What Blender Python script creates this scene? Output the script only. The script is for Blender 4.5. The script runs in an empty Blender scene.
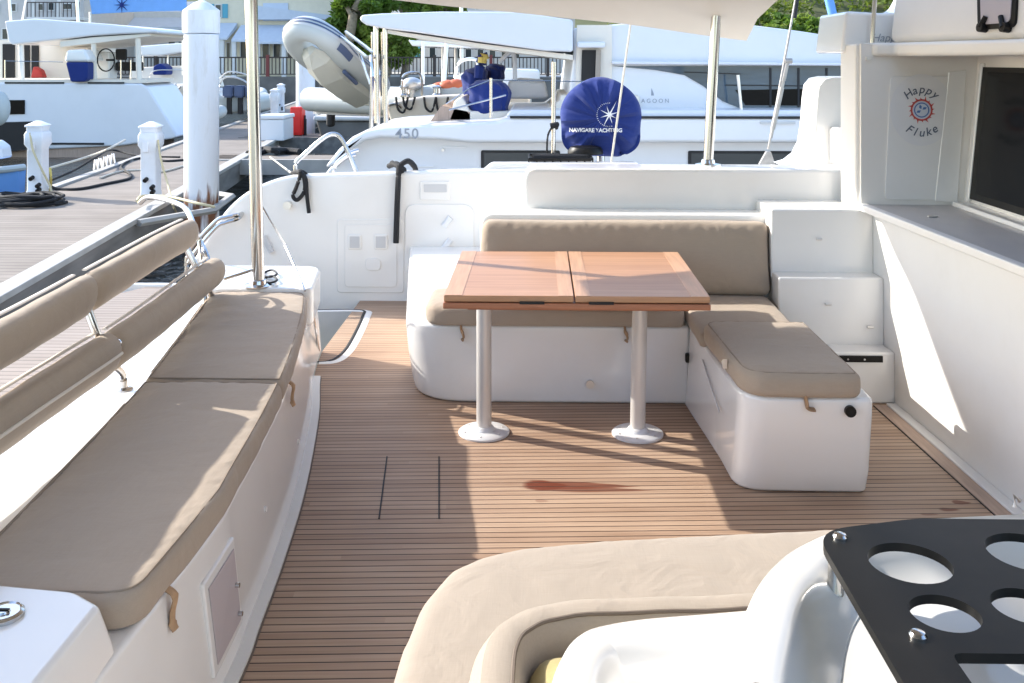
import bpy, bmesh, math, random
import numpy as np
from mathutils import Vector, Matrix
random.seed(7); RNG = np.random.default_rng(7)
SC = bpy.context.scene
COL = SC.collection
rad = math.radians

# ------------------------------------------------------------------ camera
F = 981.0; PPX = 512.0; PPY = 60.0
PITCH = 0.0; YAW = math.atan(27.5 * math.cos(PITCH) / F)
CAM = Vector((0, 0, 1.676))
cd = bpy.data.cameras.new('camera'); cam = bpy.data.objects.new('camera', cd); COL.objects.link(cam)
cam.location = CAM; cam.rotation_euler = (math.pi / 2 - PITCH, 0, YAW)
cd.sensor_width = 36.0; cd.lens = F / 1024 * 36.0
cd.shift_y = -(341.5 - PPY) / 1024; cd.clip_start = 0.05; cd.clip_end = 3000
SC.camera = cam
RC = cam.rotation_euler.to_matrix()

def P(u, v, z=None, Y=None, X=None):
    """survey helper: the point of the plane z / Y / X = const seen at pixel u, v of the photograph"""
    d = RC @ Vector(((u - PPX) / F, -(v - PPY) / F, -1.0))
    if z is not None: t = (z - CAM.z) / d.z
    elif Y is not None: t = (Y - CAM.y) / d.y
    else: t = (X - CAM.x) / d.x
    return CAM + d * t

# ------------------------------------------------------------------ materials
def mat(name, col, rough=0.5, metal=0.0, var=0.0, vscale=3.0, bump=0.0, bscale=60.0, coat=0.0, spec=0.5, stretch=(1, 1, 1), trans=0.0, dirt=None, dscale=1.5, damt=0.0):
    m = bpy.data.materials.new(name); m.use_nodes = True
    nt = m.node_tree; b = nt.nodes['Principled BSDF']
    b.inputs['Base Color'].default_value = (*col, 1); b.inputs['Roughness'].default_value = rough
    b.inputs['Metallic'].default_value = metal; b.inputs['Specular IOR Level'].default_value = spec
    if coat: b.inputs['Coat Weight'].default_value = coat; b.inputs['Coat Roughness'].default_value = 0.08
    if trans: b.inputs['Transmission Weight'].default_value = trans
    geo = nt.nodes.new('ShaderNodeTexCoord'); mp = nt.nodes.new('ShaderNodeMapping')
    mp.inputs['Scale'].default_value = stretch
    nt.links.new(geo.outputs['Object'], mp.inputs['Vector'])
    last = None
    if var:
        n = nt.nodes.new('ShaderNodeTexNoise'); n.inputs['Scale'].default_value = vscale; n.inputs['Detail'].default_value = 6
        nt.links.new(mp.outputs['Vector'], n.inputs['Vector'])
        r = nt.nodes.new('ShaderNodeValToRGB')
        r.color_ramp.elements[0].position = 0.3; r.color_ramp.elements[1].position = 0.7
        r.color_ramp.elements[0].color = (*[max(0, c * (1 - var)) for c in col], 1)
        r.color_ramp.elements[1].color = (*[min(1, c * (1 + var)) for c in col], 1)
        nt.links.new(n.outputs['Fac'], r.inputs['Fac']); last = r.outputs['Color']
    if dirt:
        n = nt.nodes.new('ShaderNodeTexNoise'); n.inputs['Scale'].default_value = dscale; n.inputs['Detail'].default_value = 9; n.inputs['Roughness'].default_value = 0.65
        nt.links.new(mp.outputs['Vector'], n.inputs['Vector'])
        r = nt.nodes.new('ShaderNodeValToRGB'); r.color_ramp.elements[0].position = 0.5; r.color_ramp.elements[1].position = 0.75
        r.color_ramp.elements[0].color = (0, 0, 0, 1); r.color_ramp.elements[1].color = (damt, damt, damt, 1)
        nt.links.new(n.outputs['Fac'], r.inputs['Fac'])
        mx = nt.nodes.new('ShaderNodeMix'); mx.data_type = 'RGBA'
        mx.inputs[6].default_value = (*col, 1); mx.inputs[7].default_value = (*dirt, 1)
        if last: nt.links.new(last, mx.inputs[6])
        nt.links.new(r.outputs['Color'], mx.inputs[0]); last = mx.outputs[2]
    if last: nt.links.new(last, b.inputs['Base Color'])
    if bump:
        n = nt.nodes.new('ShaderNodeTexNoise'); n.inputs['Scale'].default_value = bscale; n.inputs['Detail'].default_value = 4
        nt.links.new(mp.outputs['Vector'], n.inputs['Vector'])
        bp = nt.nodes.new('ShaderNodeBump'); bp.inputs['Strength'].default_value = bump; bp.inputs['Distance'].default_value = 0.01
        nt.links.new(n.outputs['Fac'], bp.inputs['Height']); nt.links.new(bp.outputs['Normal'], b.inputs['Normal'])
    return m

def N(nt, typ, **kw):
    n = nt.nodes.new(typ)
    for k, v in kw.items(): setattr(n, k, v)
    return n
def MTH(nt, op, a, b=None, c=None):
    n = nt.nodes.new('ShaderNodeMath'); n.operation = op
    for i, x in enumerate((a, b, c)):
        if x is None: continue
        if isinstance(x, (int, float)): n.inputs[i].default_value = x
        else: nt.links.new(x, n.inputs[i])
    return n.outputs[0]
def MIX(nt, fac, a, b):
    n = nt.nodes.new('ShaderNodeMix'); n.data_type = 'RGBA'
    for i, x in ((0, fac), (6, a), (7, b)):
        if isinstance(x, (int, float)): n.inputs[i].default_value = x
        elif isinstance(x, tuple): n.inputs[i].default_value = (*x, 1)
        else: nt.links.new(x, n.inputs[i])
    return n.outputs[2]

def teak_deck(name, pitch, seam, c1, c2, cseam, along='X', stains=False, rough=0.6, angle=0.0):
    m = bpy.data.materials.new(name); m.use_nodes = True; nt = m.node_tree; b = nt.nodes['Principled BSDF']
    tc = N(nt, 'ShaderNodeTexCoord'); mp = N(nt, 'ShaderNodeMapping'); mp.inputs['Rotation'].default_value = (0, 0, angle)
    nt.links.new(tc.outputs['Object'], mp.inputs['Vector'])
    sp = N(nt, 'ShaderNodeSeparateXYZ'); nt.links.new(mp.outputs['Vector'], sp.inputs[0])
    a, c = (sp.outputs['X'], sp.outputs['Y']) if along == 'X' else (sp.outputs['Y'], sp.outputs['X'])
    q = MTH(nt, 'DIVIDE', c, pitch); idx = MTH(nt, 'FLOOR', q); fr = MTH(nt, 'FRACT', q)
    wn = N(nt, 'ShaderNodeTexWhiteNoise', noise_dimensions='1D'); nt.links.new(idx, wn.inputs['W'])
    # board ends
    off = MTH(nt, 'MULTIPLY', wn.outputs['Value'], 2.0); ua = MTH(nt, 'DIVIDE', MTH(nt, 'ADD', a, off), 3.6); ub = MTH(nt, 'FLOOR', ua)
    wn2 = N(nt, 'ShaderNodeTexWhiteNoise', noise_dimensions='2D'); cv = N(nt, 'ShaderNodeCombineXYZ')
    nt.links.new(idx, cv.inputs[0]); nt.links.new(ub, cv.inputs[1]); nt.links.new(cv.outputs[0], wn2.inputs['Vector'])
    gv = N(nt, 'ShaderNodeCombineXYZ')
    nt.links.new(MTH(nt, 'MULTIPLY', a, 3.0), gv.inputs[0]); nt.links.new(MTH(nt, 'MULTIPLY', c, 90.0), gv.inputs[1]); nt.links.new(MTH(nt, 'MULTIPLY', wn2.outputs['Value'], 40.0), gv.inputs[2])
    gn = N(nt, 'ShaderNodeTexNoise'); gn.inputs['Scale'].default_value = 1.0; gn.inputs['Detail'].default_value = 5
    nt.links.new(gv.outputs[0], gn.inputs['Vector'])
    big = N(nt, 'ShaderNodeTexNoise'); big.inputs['Scale'].default_value = 1.3; big.inputs['Detail'].default_value = 6
    nt.links.new(tc.outputs['Object'], big.inputs['Vector'])
    f = MTH(nt, 'ADD', MTH(nt, 'MULTIPLY', gn.outputs['Fac'], 0.62), MTH(nt, 'MULTIPLY', wn2.outputs['Value'], 0.22))
    f = MTH(nt, 'ADD', f, MTH(nt, 'MULTIPLY', MTH(nt, 'SUBTRACT', big.outputs['Fac'], 0.56), 0.8))
    col = MIX(nt, f, c1, c2)
    if stains:
        geo = N(nt, 'ShaderNodeNewGeometry'); s2 = N(nt, 'ShaderNodeSeparateXYZ'); nt.links.new(geo.outputs['Position'], s2.inputs[0])
        for (sx, sy, ax, ay, amt, sc) in stains:
            dx = MTH(nt, 'SUBTRACT', s2.outputs['X'], sx); dy = MTH(nt, 'SUBTRACT', s2.outputs['Y'], sy)
            # pointed to the right: half width shrinks along x
            tx = MTH(nt, 'DIVIDE', dx, ax)
            wid = MTH(nt, 'MULTIPLY', MTH(nt, 'SUBTRACT', 1.0, MTH(nt, 'MULTIPLY', tx, 0.7)), ay)
            r2 = MTH(nt, 'ADD', MTH(nt, 'POWER', tx, 2.0), MTH(nt, 'POWER', MTH(nt, 'DIVIDE', dy, wid), 2.0))
            sn = N(nt, 'ShaderNodeTexNoise'); sn.inputs['Scale'].default_value = sc; sn.inputs['Detail'].default_value = 5
            sv = N(nt, 'ShaderNodeMapping'); sv.inputs['Scale'].default_value = (0.35, 1.6, 1)
            nt.links.new(geo.outputs['Position'], sv.inputs['Vector']); nt.links.new(sv.outputs['Vector'], sn.inputs['Vector'])
            r2 = MTH(nt, 'ADD', r2, MTH(nt, 'MULTIPLY', MTH(nt, 'SUBTRACT', sn.outputs['Fac'], 0.5), 1.6))
            mr = N(nt, 'ShaderNodeMapRange'); mr.inputs['From Min'].default_value = 1.05; mr.inputs['From Max'].default_value = 0.6
            mr.inputs['To Min'].default_value = 0; mr.inputs['To Max'].default_value = amt
            nt.links.new(r2, mr.inputs['Value'])
            col = MIX(nt, mr.outputs[0], col, (0.15, 0.036, 0.016))
    sm = MTH(nt, 'LESS_THAN', fr, seam)
    col = MIX(nt, sm, col, cseam)
    nt.links.new(col, b.inputs['Base Color'])
    b.inputs['Roughness'].default_value = rough; b.inputs['Specular IOR Level'].default_value = 0.3
    bp = N(nt, 'ShaderNodeBump'); bp.inputs['Strength'].default_value = 0.35; bp.inputs['Distance'].default_value = 0.003
    h = MTH(nt, 'SUBTRACT', MTH(nt, 'MULTIPLY', gn.outputs['Fac'], 0.5), MTH(nt, 'MULTIPLY', sm, 0.8))
    nt.links.new(h, bp.inputs['Height']); nt.links.new(bp.outputs['Normal'], b.inputs['Normal'])
    return m

def fabric(name, col, weave=900.0, var=0.08):
    m = bpy.data.materials.new(name); m.use_nodes = True; nt = m.node_tree; b = nt.nodes['Principled BSDF']
    tc = N(nt, 'ShaderNodeTexCoord')
    n1 = N(nt, 'ShaderNodeTexNoise'); n1.inputs['Scale'].default_value = 2.2; n1.inputs['Detail'].default_value = 7
    nt.links.new(tc.outputs['Object'], n1.inputs['Vector'])
    mp = N(nt, 'ShaderNodeMapping'); mp.inputs['Scale'].default_value = (1, 0.06, 1); nt.links.new(tc.outputs['Object'], mp.inputs['Vector'])
    n2 = N(nt, 'ShaderNodeTexNoise'); n2.inputs['Scale'].default_value = weave * 0.35; n2.inputs['Detail'].default_value = 2
    nt.links.new(mp.outputs['Vector'], n2.inputs['Vector'])
    mp3 = N(nt, 'ShaderNodeMapping'); mp3.inputs['Scale'].default_value = (0.06, 1, 1); nt.links.new(tc.outputs['Object'], mp3.inputs['Vector'])
    n3 = N(nt, 'ShaderNodeTexNoise'); n3.inputs['Scale'].default_value = weave * 0.35; n3.inputs['Detail'].default_value = 2
    nt.links.new(mp3.outputs['Vector'], n3.inputs['Vector'])
    w = MTH(nt, 'MULTIPLY', MTH(nt, 'ADD', n2.outputs['Fac'], n3.outputs['Fac']), 0.5)
    lo = tuple(c * (1 - 2.2 * var) for c in col); hi = tuple(c * (1 + 2.2 * var) for c in col)
    f = MTH(nt, 'ADD', MTH(nt, 'MULTIPLY', n1.outputs['Fac'], 0.45), MTH(nt, 'MULTIPLY', w, 0.55))
    nt.links.new(MIX(nt, f, lo, hi), b.inputs['Base Color'])
    b.inputs['Roughness'].default_value = 0.9; b.inputs['Specular IOR Level'].default_value = 0.15
    b.inputs['Sheen Weight'].default_value = 0.15
    bp = N(nt, 'ShaderNodeBump'); bp.inputs['Strength'].default_value = 0.25; bp.inputs['Distance'].default_value = 0.002
    nt.links.new(w, bp.inputs['Height'])
    nw = N(nt, 'ShaderNodeTexNoise'); nw.inputs['Scale'].default_value = 7.0; nw.inputs['Detail'].default_value = 3; nw.inputs['Distortion'].default_value = 0.8
    nt.links.new(tc.outputs['Object'], nw.inputs['Vector'])
    bp2 = N(nt, 'ShaderNodeBump'); bp2.inputs['Strength'].default_value = 0.22; bp2.inputs['Distance'].default_value = 0.03
    nt.links.new(nw.outputs['Fac'], bp2.inputs['Height']); nt.links.new(bp.outputs['Normal'], bp2.inputs['Normal'])
    nt.links.new(bp2.outputs['Normal'], b.inputs['Normal'])
    return m

M = {}
M['gel'] = mat('white_gelcoat', (0.81, 0.795, 0.775), 0.2, coat=0.5, var=0.012, vscale=2, dirt=(0.62, 0.58, 0.52), dscale=2.2, damt=0.16)
M['gel_dull'] = mat('matt_gelcoat', (0.78, 0.765, 0.745), 0.5, var=0.015, vscale=2, dirt=(0.6, 0.56, 0.5), dscale=2.5, damt=0.18, bump=0.03, bscale=300)
M['gel_cool'] = mat('hull_gelcoat', (0.74, 0.75, 0.78), 0.3, coat=0.2, var=0.015, vscale=1, dirt=(0.55, 0.55, 0.55), dscale=0.8, damt=0.2)
M['gel_warm'] = mat('cream_gelcoat', (0.80, 0.73, 0.63), 0.45, var=0.015, vscale=1.5, dirt=(0.6, 0.5, 0.4), dscale=1.5, damt=0.15)
M['gel_soft'] = mat('soft_white_gelcoat', (0.79, 0.76, 0.72), 0.4, var=0.015, vscale=1.5, dirt=(0.6, 0.54, 0.46), dscale=1.8, damt=0.18)
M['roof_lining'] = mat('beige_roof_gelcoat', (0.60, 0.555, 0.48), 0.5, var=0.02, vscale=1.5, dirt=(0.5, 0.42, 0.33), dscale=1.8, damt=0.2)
M['counter'] = mat('grey_counter', (0.50, 0.48, 0.47), 0.4, var=0.03, vscale=6, bump=0.03, bscale=200)
M['plaque'] = mat('grey_vent', (0.55, 0.55, 0.56), 0.5)
M['fab'] = fabric('taupe_canvas', (0.385, 0.312, 0.245))
M['fab_light'] = fabric('sand_canvas', (0.37, 0.312, 0.257))
M['fab_in'] = fabric('inner_canvas', (0.42, 0.36, 0.31))
M['fab_olive'] = fabric('olive_canvas', (0.42, 0.35, 0.17))
M['pipe'] = mat('piping_thread', (0.16, 0.125, 0.10), 0.8)
M['welt'] = mat('welt_cord', (0.27, 0.215, 0.165), 0.9)
M['zip'] = mat('zip_tape', (0.66, 0.60, 0.53), 0.7)
M['strap'] = mat('tan_strap', (0.40, 0.25, 0.14), 0.7, var=0.2, vscale=30)
M['steel'] = mat('stainless_steel', (0.60, 0.59, 0.58), 0.17, 1.0, var=0.04, vscale=8)
M['alu'] = mat('brushed_aluminium', (0.74, 0.71, 0.67), 0.38, 0.85, var=0.04, vscale=10)
M['leg'] = mat('painted_leg', (0.66, 0.63, 0.60), 0.35, 0.35, var=0.03)
M['disc'] = mat('white_flange', (0.76, 0.755, 0.76), 0.35, 0.15)
M['black'] = mat('black_plastic', (0.009, 0.0082, 0.0075), 0.42, spec=0.22, var=0.2, vscale=8, dirt=(0.03, 0.026, 0.022), dscale=6, damt=0.5)
M['rubber'] = mat('black_rubber', (0.02, 0.02, 0.022), 0.7)
M['rope_black'] = mat('black_rope', (0.014, 0.014, 0.016), 0.8, bump=0.5, bscale=200)
M['glass_dark'] = mat('tinted_glass', (0.005, 0.005, 0.006), 0.15, spec=0.12)
M['glass_blue'] = mat('boat_glass', (0.055, 0.085, 0.115), 0.06, spec=0.8, var=0.35, vscale=1.6, stretch=(0.6, 1, 2.5))
M['glass_bld'] = mat('building_glass', (0.035, 0.045, 0.05), 0.12)
M['pane'] = mat('hatch_pane', (0.5, 0.45, 0.47), 0.15)
M['blue'] = fabric('navy_cover', (0.018, 0.035, 0.17), var=0.15)
M['blue_bright'] = mat('blue_canvas', (0.17, 0.38, 0.78), 0.7, var=0.05)
M['white_ink'] = mat('white_ink', (0.82, 0.83, 0.86), 0.6)
M['grey_ink'] = mat('grey_ink', (0.30, 0.32, 0.36), 0.5)
M['dark_ink'] = mat('slate_ink', (0.10, 0.12, 0.17), 0.5)
M['red_ink'] = mat('red_ink', (0.62, 0.10, 0.09), 0.5)
M['blue_ink'] = mat('blue_ink', (0.07, 0.16, 0.40), 0.5)
M['pale_ink'] = mat('pale_blue_decal', (0.55, 0.60, 0.68), 0.5)
M['decal'] = mat('decal_film', (0.74, 0.735, 0.745), 0.35)
M['pvc_grey'] = mat('grey_pvc', (0.50, 0.53, 0.52), 0.5, var=0.03)
M['pvc_hull'] = mat('pale_hull', (0.58, 0.57, 0.50), 0.5, var=0.04)
M['pvc_blue'] = mat('navy_stripe', (0.08, 0.11, 0.2), 0.5)
M['pile'] = mat('white_pile_sleeve', (0.76, 0.77, 0.80), 0.45, var=0.03, vscale=3, dirt=(0.45, 0.40, 0.30), dscale=3, damt=0.5, stretch=(2.5, 2.5, 0.5))
def pile_mat():
    m = mat('rusty_pile_sleeve', (0.76, 0.77, 0.80), 0.45, var=0.03, vscale=3, dirt=(0.45, 0.40, 0.30), dscale=3, damt=0.5, stretch=(2.5, 2.5, 0.5))
    nt = m.node_tree; b = nt.nodes['Principled BSDF']; src = b.inputs['Base Color'].links[0].from_socket
    tc = N(nt, 'ShaderNodeTexCoord'); sp = N(nt, 'ShaderNodeSeparateXYZ'); nt.links.new(tc.outputs['Object'], sp.inputs[0])
    mp = N(nt, 'ShaderNodeMapping'); mp.inputs['Scale'].default_value = (9, 9, 1.6); nt.links.new(tc.outputs['Object'], mp.inputs['Vector'])
    n = N(nt, 'ShaderNodeTexNoise'); n.inputs['Scale'].default_value = 1.0; n.inputs['Detail'].default_value = 7; nt.links.new(mp.outputs['Vector'], n.inputs['Vector'])
    h = MTH(nt, 'MULTIPLY', MTH(nt, 'MINIMUM', MTH(nt, 'SUBTRACT', 1.62, sp.outputs['Z']), 0.42), 0.75); k = MTH(nt, 'ADD', n.outputs['Fac'], h)
    mr = N(nt, 'ShaderNodeMapRange'); mr.inputs['From Min'].default_value = 0.72; mr.inputs['From Max'].default_value = 0.86; nt.links.new(k, mr.inputs['Value'])
    n2 = N(nt, 'ShaderNodeTexNoise'); n2.inputs['Scale'].default_value = 14; nt.links.new(tc.outputs['Object'], n2.inputs['Vector'])
    nt.links.new(MIX(nt, mr.outputs[0], src, MIX(nt, n2.outputs['Fac'], (0.05, 0.02, 0.012), (0.34, 0.13, 0.05))), b.inputs['Base Color']); return m
M['pile_rust'] = pile_mat()
M['rust'] = mat('rust', (0.22, 0.06, 0.02), 0.9, var=0.5, vscale=14)
M['kerb'] = mat('dock_kerb', (0.40, 0.385, 0.36), 0.8, var=0.12, vscale=3, bump=0.15, bscale=40)
M['fascia'] = mat('dock_fascia', (0.17, 0.16, 0.15), 0.85, var=0.3, vscale=2, stretch=(3, 0.4, 3))
M['dockpost'] = mat('power_post', (0.74, 0.76, 0.80), 0.4, var=0.02, dirt=(0.5, 0.42, 0.3), dscale=4, damt=0.25)
M['red'] = mat('red_box_paint', (0.72, 0.02, 0.015), 0.35, var=0.05)
M['yellow'] = mat('yellow_cord', (0.60, 0.47, 0.12), 0.6)
M['hose'] = mat('pale_hose', (0.55, 0.48, 0.30), 0.6)
M['rig'] = mat('rigging_steel', (0.42, 0.40, 0.38), 0.45, 0.6, var=0.15, vscale=30)
M['rope'] = mat('pale_rope', (0.62, 0.58, 0.50), 0.9, var=0.15, vscale=40)
M['orange'] = mat('orange_fender', (0.65, 0.16, 0.07), 0.5)
M['wall_cream'] = mat('cream_stucco', (0.74, 0.66, 0.50), 0.9, var=0.04, bump=0.1, bscale=20)
M['wall_grey'] = mat('grey_stucco', (0.55, 0.53, 0.51), 0.9, var=0.05)
M['wall_white'] = mat('white_stucco', (0.68, 0.67, 0.65), 0.9, var=0.04)
M['roof_metal'] = mat('pale_metal_roof', (0.55, 0.60, 0.68), 0.5, var=0.04)
M['turq'] = mat('turquoise_paint', (0.10, 0.36, 0.46), 0.6)
M['fence_dark'] = mat('dark_railing', (0.05, 0.035, 0.03), 0.6)
M['fence_red'] = mat('maroon_panel', (0.20, 0.045, 0.04), 0.7)
M['concrete'] = mat('quay_concrete', (0.42, 0.40, 0.36), 0.9, var=0.12, vscale=0.6)
M['stone'] = mat('dark_quay_wall', (0.14, 0.13, 0.12), 0.9, var=0.4, vscale=0.8)
M['bark'] = mat('pale_bark', (0.28, 0.22, 0.15), 0.9, var=0.3, vscale=6)
M['hill'] = mat('hill_soil', (0.075, 0.085, 0.03), 0.95, var=0.4, vscale=0.15)
M['dark'] = mat('dark_interior', (0.02, 0.018, 0.017), 0.8)
M['orange_dark'] = mat('dark_red_cloth', (0.45, 0.04, 0.03), 0.7)
def leaf(name, col, var=0.5):
    m = mat(name, col, 0.55, var=var, vscale=0.7, spec=0.3)
    nt = m.node_tree; b = nt.nodes['Principled BSDF']
    t = N(nt, 'ShaderNodeBsdfTranslucent'); t.inputs['Color'].default_value = (col[0] * 1.6, col[1] * 1.7, col[2], 1)
    mx = N(nt, 'ShaderNodeMixShader'); mx.inputs[0].default_value = 0.35
    out = nt.nodes['Material Output']
    nt.links.new(b.outputs[0], mx.inputs[1]); nt.links.new(t.outputs[0], mx.inputs[2]); nt.links.new(mx.outputs[0], out.inputs['Surface'])
    return m
M['leaf'] = leaf('leaf_green', (0.12, 0.19, 0.035))
M['leaf_light'] = leaf('leaf_yellow_green', (0.19, 0.25, 0.05))
M['leaf_hill'] = leaf('hillside_leaf', (0.12, 0.155, 0.03))

def wood_table():
    m = bpy.data.materials.new('varnished_teak'); m.use_nodes = True; nt = m.node_tree; b = nt.nodes['Principled BSDF']
    tc = N(nt, 'ShaderNodeTexCoord'); mp = N(nt, 'ShaderNodeMapping'); mp.inputs['Scale'].default_value = (1.2, 34, 34)
    nt.links.new(tc.outputs['Object'], mp.inputs['Vector'])
    n = N(nt, 'ShaderNodeTexNoise'); n.inputs['Scale'].default_value = 1.6; n.inputs['Detail'].default_value = 7; n.inputs['Distortion'].default_value = 0.4
    nt.links.new(mp.outputs['Vector'], n.inputs['Vector'])
    n2 = N(nt, 'ShaderNodeTexNoise'); n2.inputs['Scale'].default_value = 3.0; n2.inputs['Detail'].default_value = 4; nt.links.new(tc.outputs['Object'], n2.inputs['Vector'])
    sp = N(nt, 'ShaderNodeSeparateXYZ'); nt.links.new(tc.outputs['Object'], sp.inputs[0])
    wn = N(nt, 'ShaderNodeTexWhiteNoise', noise_dimensions='1D'); nt.links.new(MTH(nt, 'FLOOR', MTH(nt, 'DIVIDE', sp.outputs['Y'], 0.085)), wn.inputs['W'])
    f = MTH(nt, 'ADD', MTH(nt, 'SUBTRACT', MTH(nt, 'MULTIPLY', n.outputs['Fac'], 1.5), 0.42), MTH(nt, 'MULTIPLY', n2.outputs['Fac'], 0.25))
    f = MTH(nt, 'ADD', f, MTH(nt, 'MULTIPLY', wn.outputs['Value'], 0.2))
    nt.links.new(MIX(nt, f, (0.33, 0.155, 0.078), (0.56, 0.305, 0.165)), b.inputs['Base Color'])
    b.inputs['Roughness'].default_value = 0.38
    return m
M['teak_table'] = wood_table()
M['teak_edge'] = mat('teak_edging', (0.53, 0.30, 0.175), 0.4, var=0.15, vscale=3, stretch=(20, 1.5, 20))
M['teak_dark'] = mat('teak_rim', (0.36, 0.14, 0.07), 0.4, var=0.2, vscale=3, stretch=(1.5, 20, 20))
M['teak_strip'] = mat('teak_margin', (0.43, 0.31, 0.24), 0.6, var=0.15, vscale=3, stretch=(20, 1.5, 1))
M['deck'] = teak_deck('teak_deck', 0.037, 0.13, (0.28, 0.172, 0.112), (0.62, 0.46, 0.335), (0.04, 0.022, 0.016), angle=-0.05,
                      stains=[(0.15, 3.868, 0.24, 0.034, 0.85, 8.0), (0.24, 3.835, 0.22, 0.022, 0.8, 9.0), (0.03, 3.865, 0.10, 0.044, 0.97, 9.0), (0.04, 3.865, 0.07, 0.036, 0.8, 9.0), (0.01, 3.73, 0.03, 0.014, 0.35, 12.0), (1.60, 3.76, 0.035, 0.016, 0.8, 14.0), (1.53, 3.70, 0.045, 0.014, 0.8, 15.0), (1.44, 3.66, 0.04, 0.009, 0.6, 15.0)])
M['platform'] = teak_deck('weathered_teak', 0.06, 0.1, (0.25, 0.20, 0.16), (0.42, 0.35, 0.30), (0.08, 0.06, 0.05))
M['dockwood'] = teak_deck('dock_boards', 0.14, 0.07, (0.18, 0.152, 0.128), (0.38, 0.33, 0.285), (0.06, 0.05, 0.043), rough=0.85, angle=0.0)

# ------------------------------------------------------------------ mesh helpers
def NB(): return bmesh.new()
def box(bm, x0, x1, y0, y1, z0, z1):
    vs = [bm.verts.new(p) for p in ((x0, y0, z0), (x1, y0, z0), (x1, y1, z0), (x0, y1, z0), (x0, y0, z1), (x1, y0, z1), (x1, y1, z1), (x0, y1, z1))]
    for f in ((0, 3, 2, 1), (4, 5, 6, 7), (0, 1, 5, 4), (1, 2, 6, 5), (2, 3, 7, 6), (3, 0, 4, 7)): bm.faces.new([vs[i] for i in f])
    return bm
def prism(bm, pts, d):
    """extrude a closed 3-D polygon by vector d"""
    d = Vector(d); a = [bm.verts.new(p) for p in pts]; b = [bm.verts.new(Vector(p) + d) for p in pts]; n = len(pts)
    bm.faces.new(a[::-1]); bm.faces.new(b)
    for i in range(n): bm.faces.new((a[i], a[(i + 1) % n], b[(i + 1) % n], b[i]))
    return bm
def slab(bm, xy, z0, z1): return prism(bm, [(x, y, z0) for x, y in xy], (0, 0, z1 - z0))
def loft(bm, rings, closed=True, caps=True):
    R = [[bm.verts.new(p) for p in r] for r in rings]; n = len(R[0])
    for a, b in zip(R[:-1], R[1:]):
        for i in range(n if closed else n - 1):
            bm.faces.new((a[i], a[(i + 1) % n], b[(i + 1) % n], b[i]))
    if caps and closed: bm.faces.new(R[0][::-1]); bm.faces.new(R[-1])
    return bm
def frame_of(t):
    t = Vector(t).normalized(); up = Vector((0, 0, 1)) if abs(t.z) < 0.95 else Vector((1, 0, 0))
    s = t.cross(up).normalized(); return s, s.cross(t).normalized()
def tube(bm, path, r, seg=10, sq=(1, 1), closed=False, caps=True):
    path = [Vector(p) for p in path]; n = len(path); rings = []
    for i, p in enumerate(path):
        if closed: t = path[(i + 1) % n] - path[i - 1]
        else: t = path[min(i + 1, n - 1)] - path[max(i - 1, 0)]
        s, u = frame_of(t); rr = r[i] if isinstance(r, (list, tuple)) else r
        rings.append([p + s * math.cos(2 * math.pi * k / seg) * rr * sq[0] + u * math.sin(2 * math.pi * k / seg) * rr * sq[1] for k in range(seg)])
    if closed: rings.append(rings[0]); return loft(bm, rings, caps=False)
    return loft(bm, rings, caps=caps)
def cyl(bm, p0, p1, r, seg=20, r1=None):
    p0 = Vector(p0); p1 = Vector(p1); s, u = frame_of(p1 - p0); r1 = r if r1 is None else r1
    return loft(bm, [[p + s * math.cos(2 * math.pi * k / seg) * q + u * math.sin(2 * math.pi * k / seg) * q for k in range(seg)] for p, q in ((p0, r), (p1, r1))])
def lathe(bm, c, prof, seg=24):
    c = Vector(c)
    return loft(bm, [[c + Vector((r * math.cos(2 * math.pi * k / seg), r * math.sin(2 * math.pi * k / seg), z)) for k in range(seg)] for r, z in prof])
def ball(bm, c, r, sc=(1, 1, 1), sub=2):
    mtx = Matrix.Translation(c) @ Matrix.Diagonal((*sc, 1)); bmesh.ops.create_icosphere(bm, subdivisions=sub, radius=r, matrix=mtx); return bm
def smooth_path(pts, n=8):
    pts = [Vector(p) for p in pts]; out = []
    for i in range(len(pts) - 1):
        p0 = pts[max(i - 1, 0)]; p1 = pts[i]; p2 = pts[i + 1]; p3 = pts[min(i + 2, len(pts) - 1)]
        for k in range(n):
            t = k / n
            out.append(0.5 * ((2 * p1) + (p2 - p0) * t + (2 * p0 - 5 * p1 + 4 * p2 - p3) * t * t + (3 * p1 - p0 - 3 * p2 + p3) * t ** 3))
    out.append(pts[-1]); return out
def roundpoly(pts, r, n=6):
    """round the corners of a closed 2-D polygon; r one radius or one per corner"""
    out = []; m = len(pts)
    for i in range(m):
        a = Vector(pts[i - 1]); b = Vector(pts[i]); c = Vector(pts[(i + 1) % m]); rr = r[i] if isinstance(r, (list, tuple)) else r
        if rr <= 0: out.append(tuple(b)); continue
        d1 = (a - b); d2 = (c - b); l = min(rr, d1.length * 0.49, d2.length * 0.49); p = b + d1.normalized() * l; q = b + d2.normalized() * l
        for k in range(n + 1):
            t = k / n; out.append(tuple(p * (1 - t) ** 2 + b * 2 * t * (1 - t) + q * t * t))
    return out

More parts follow.
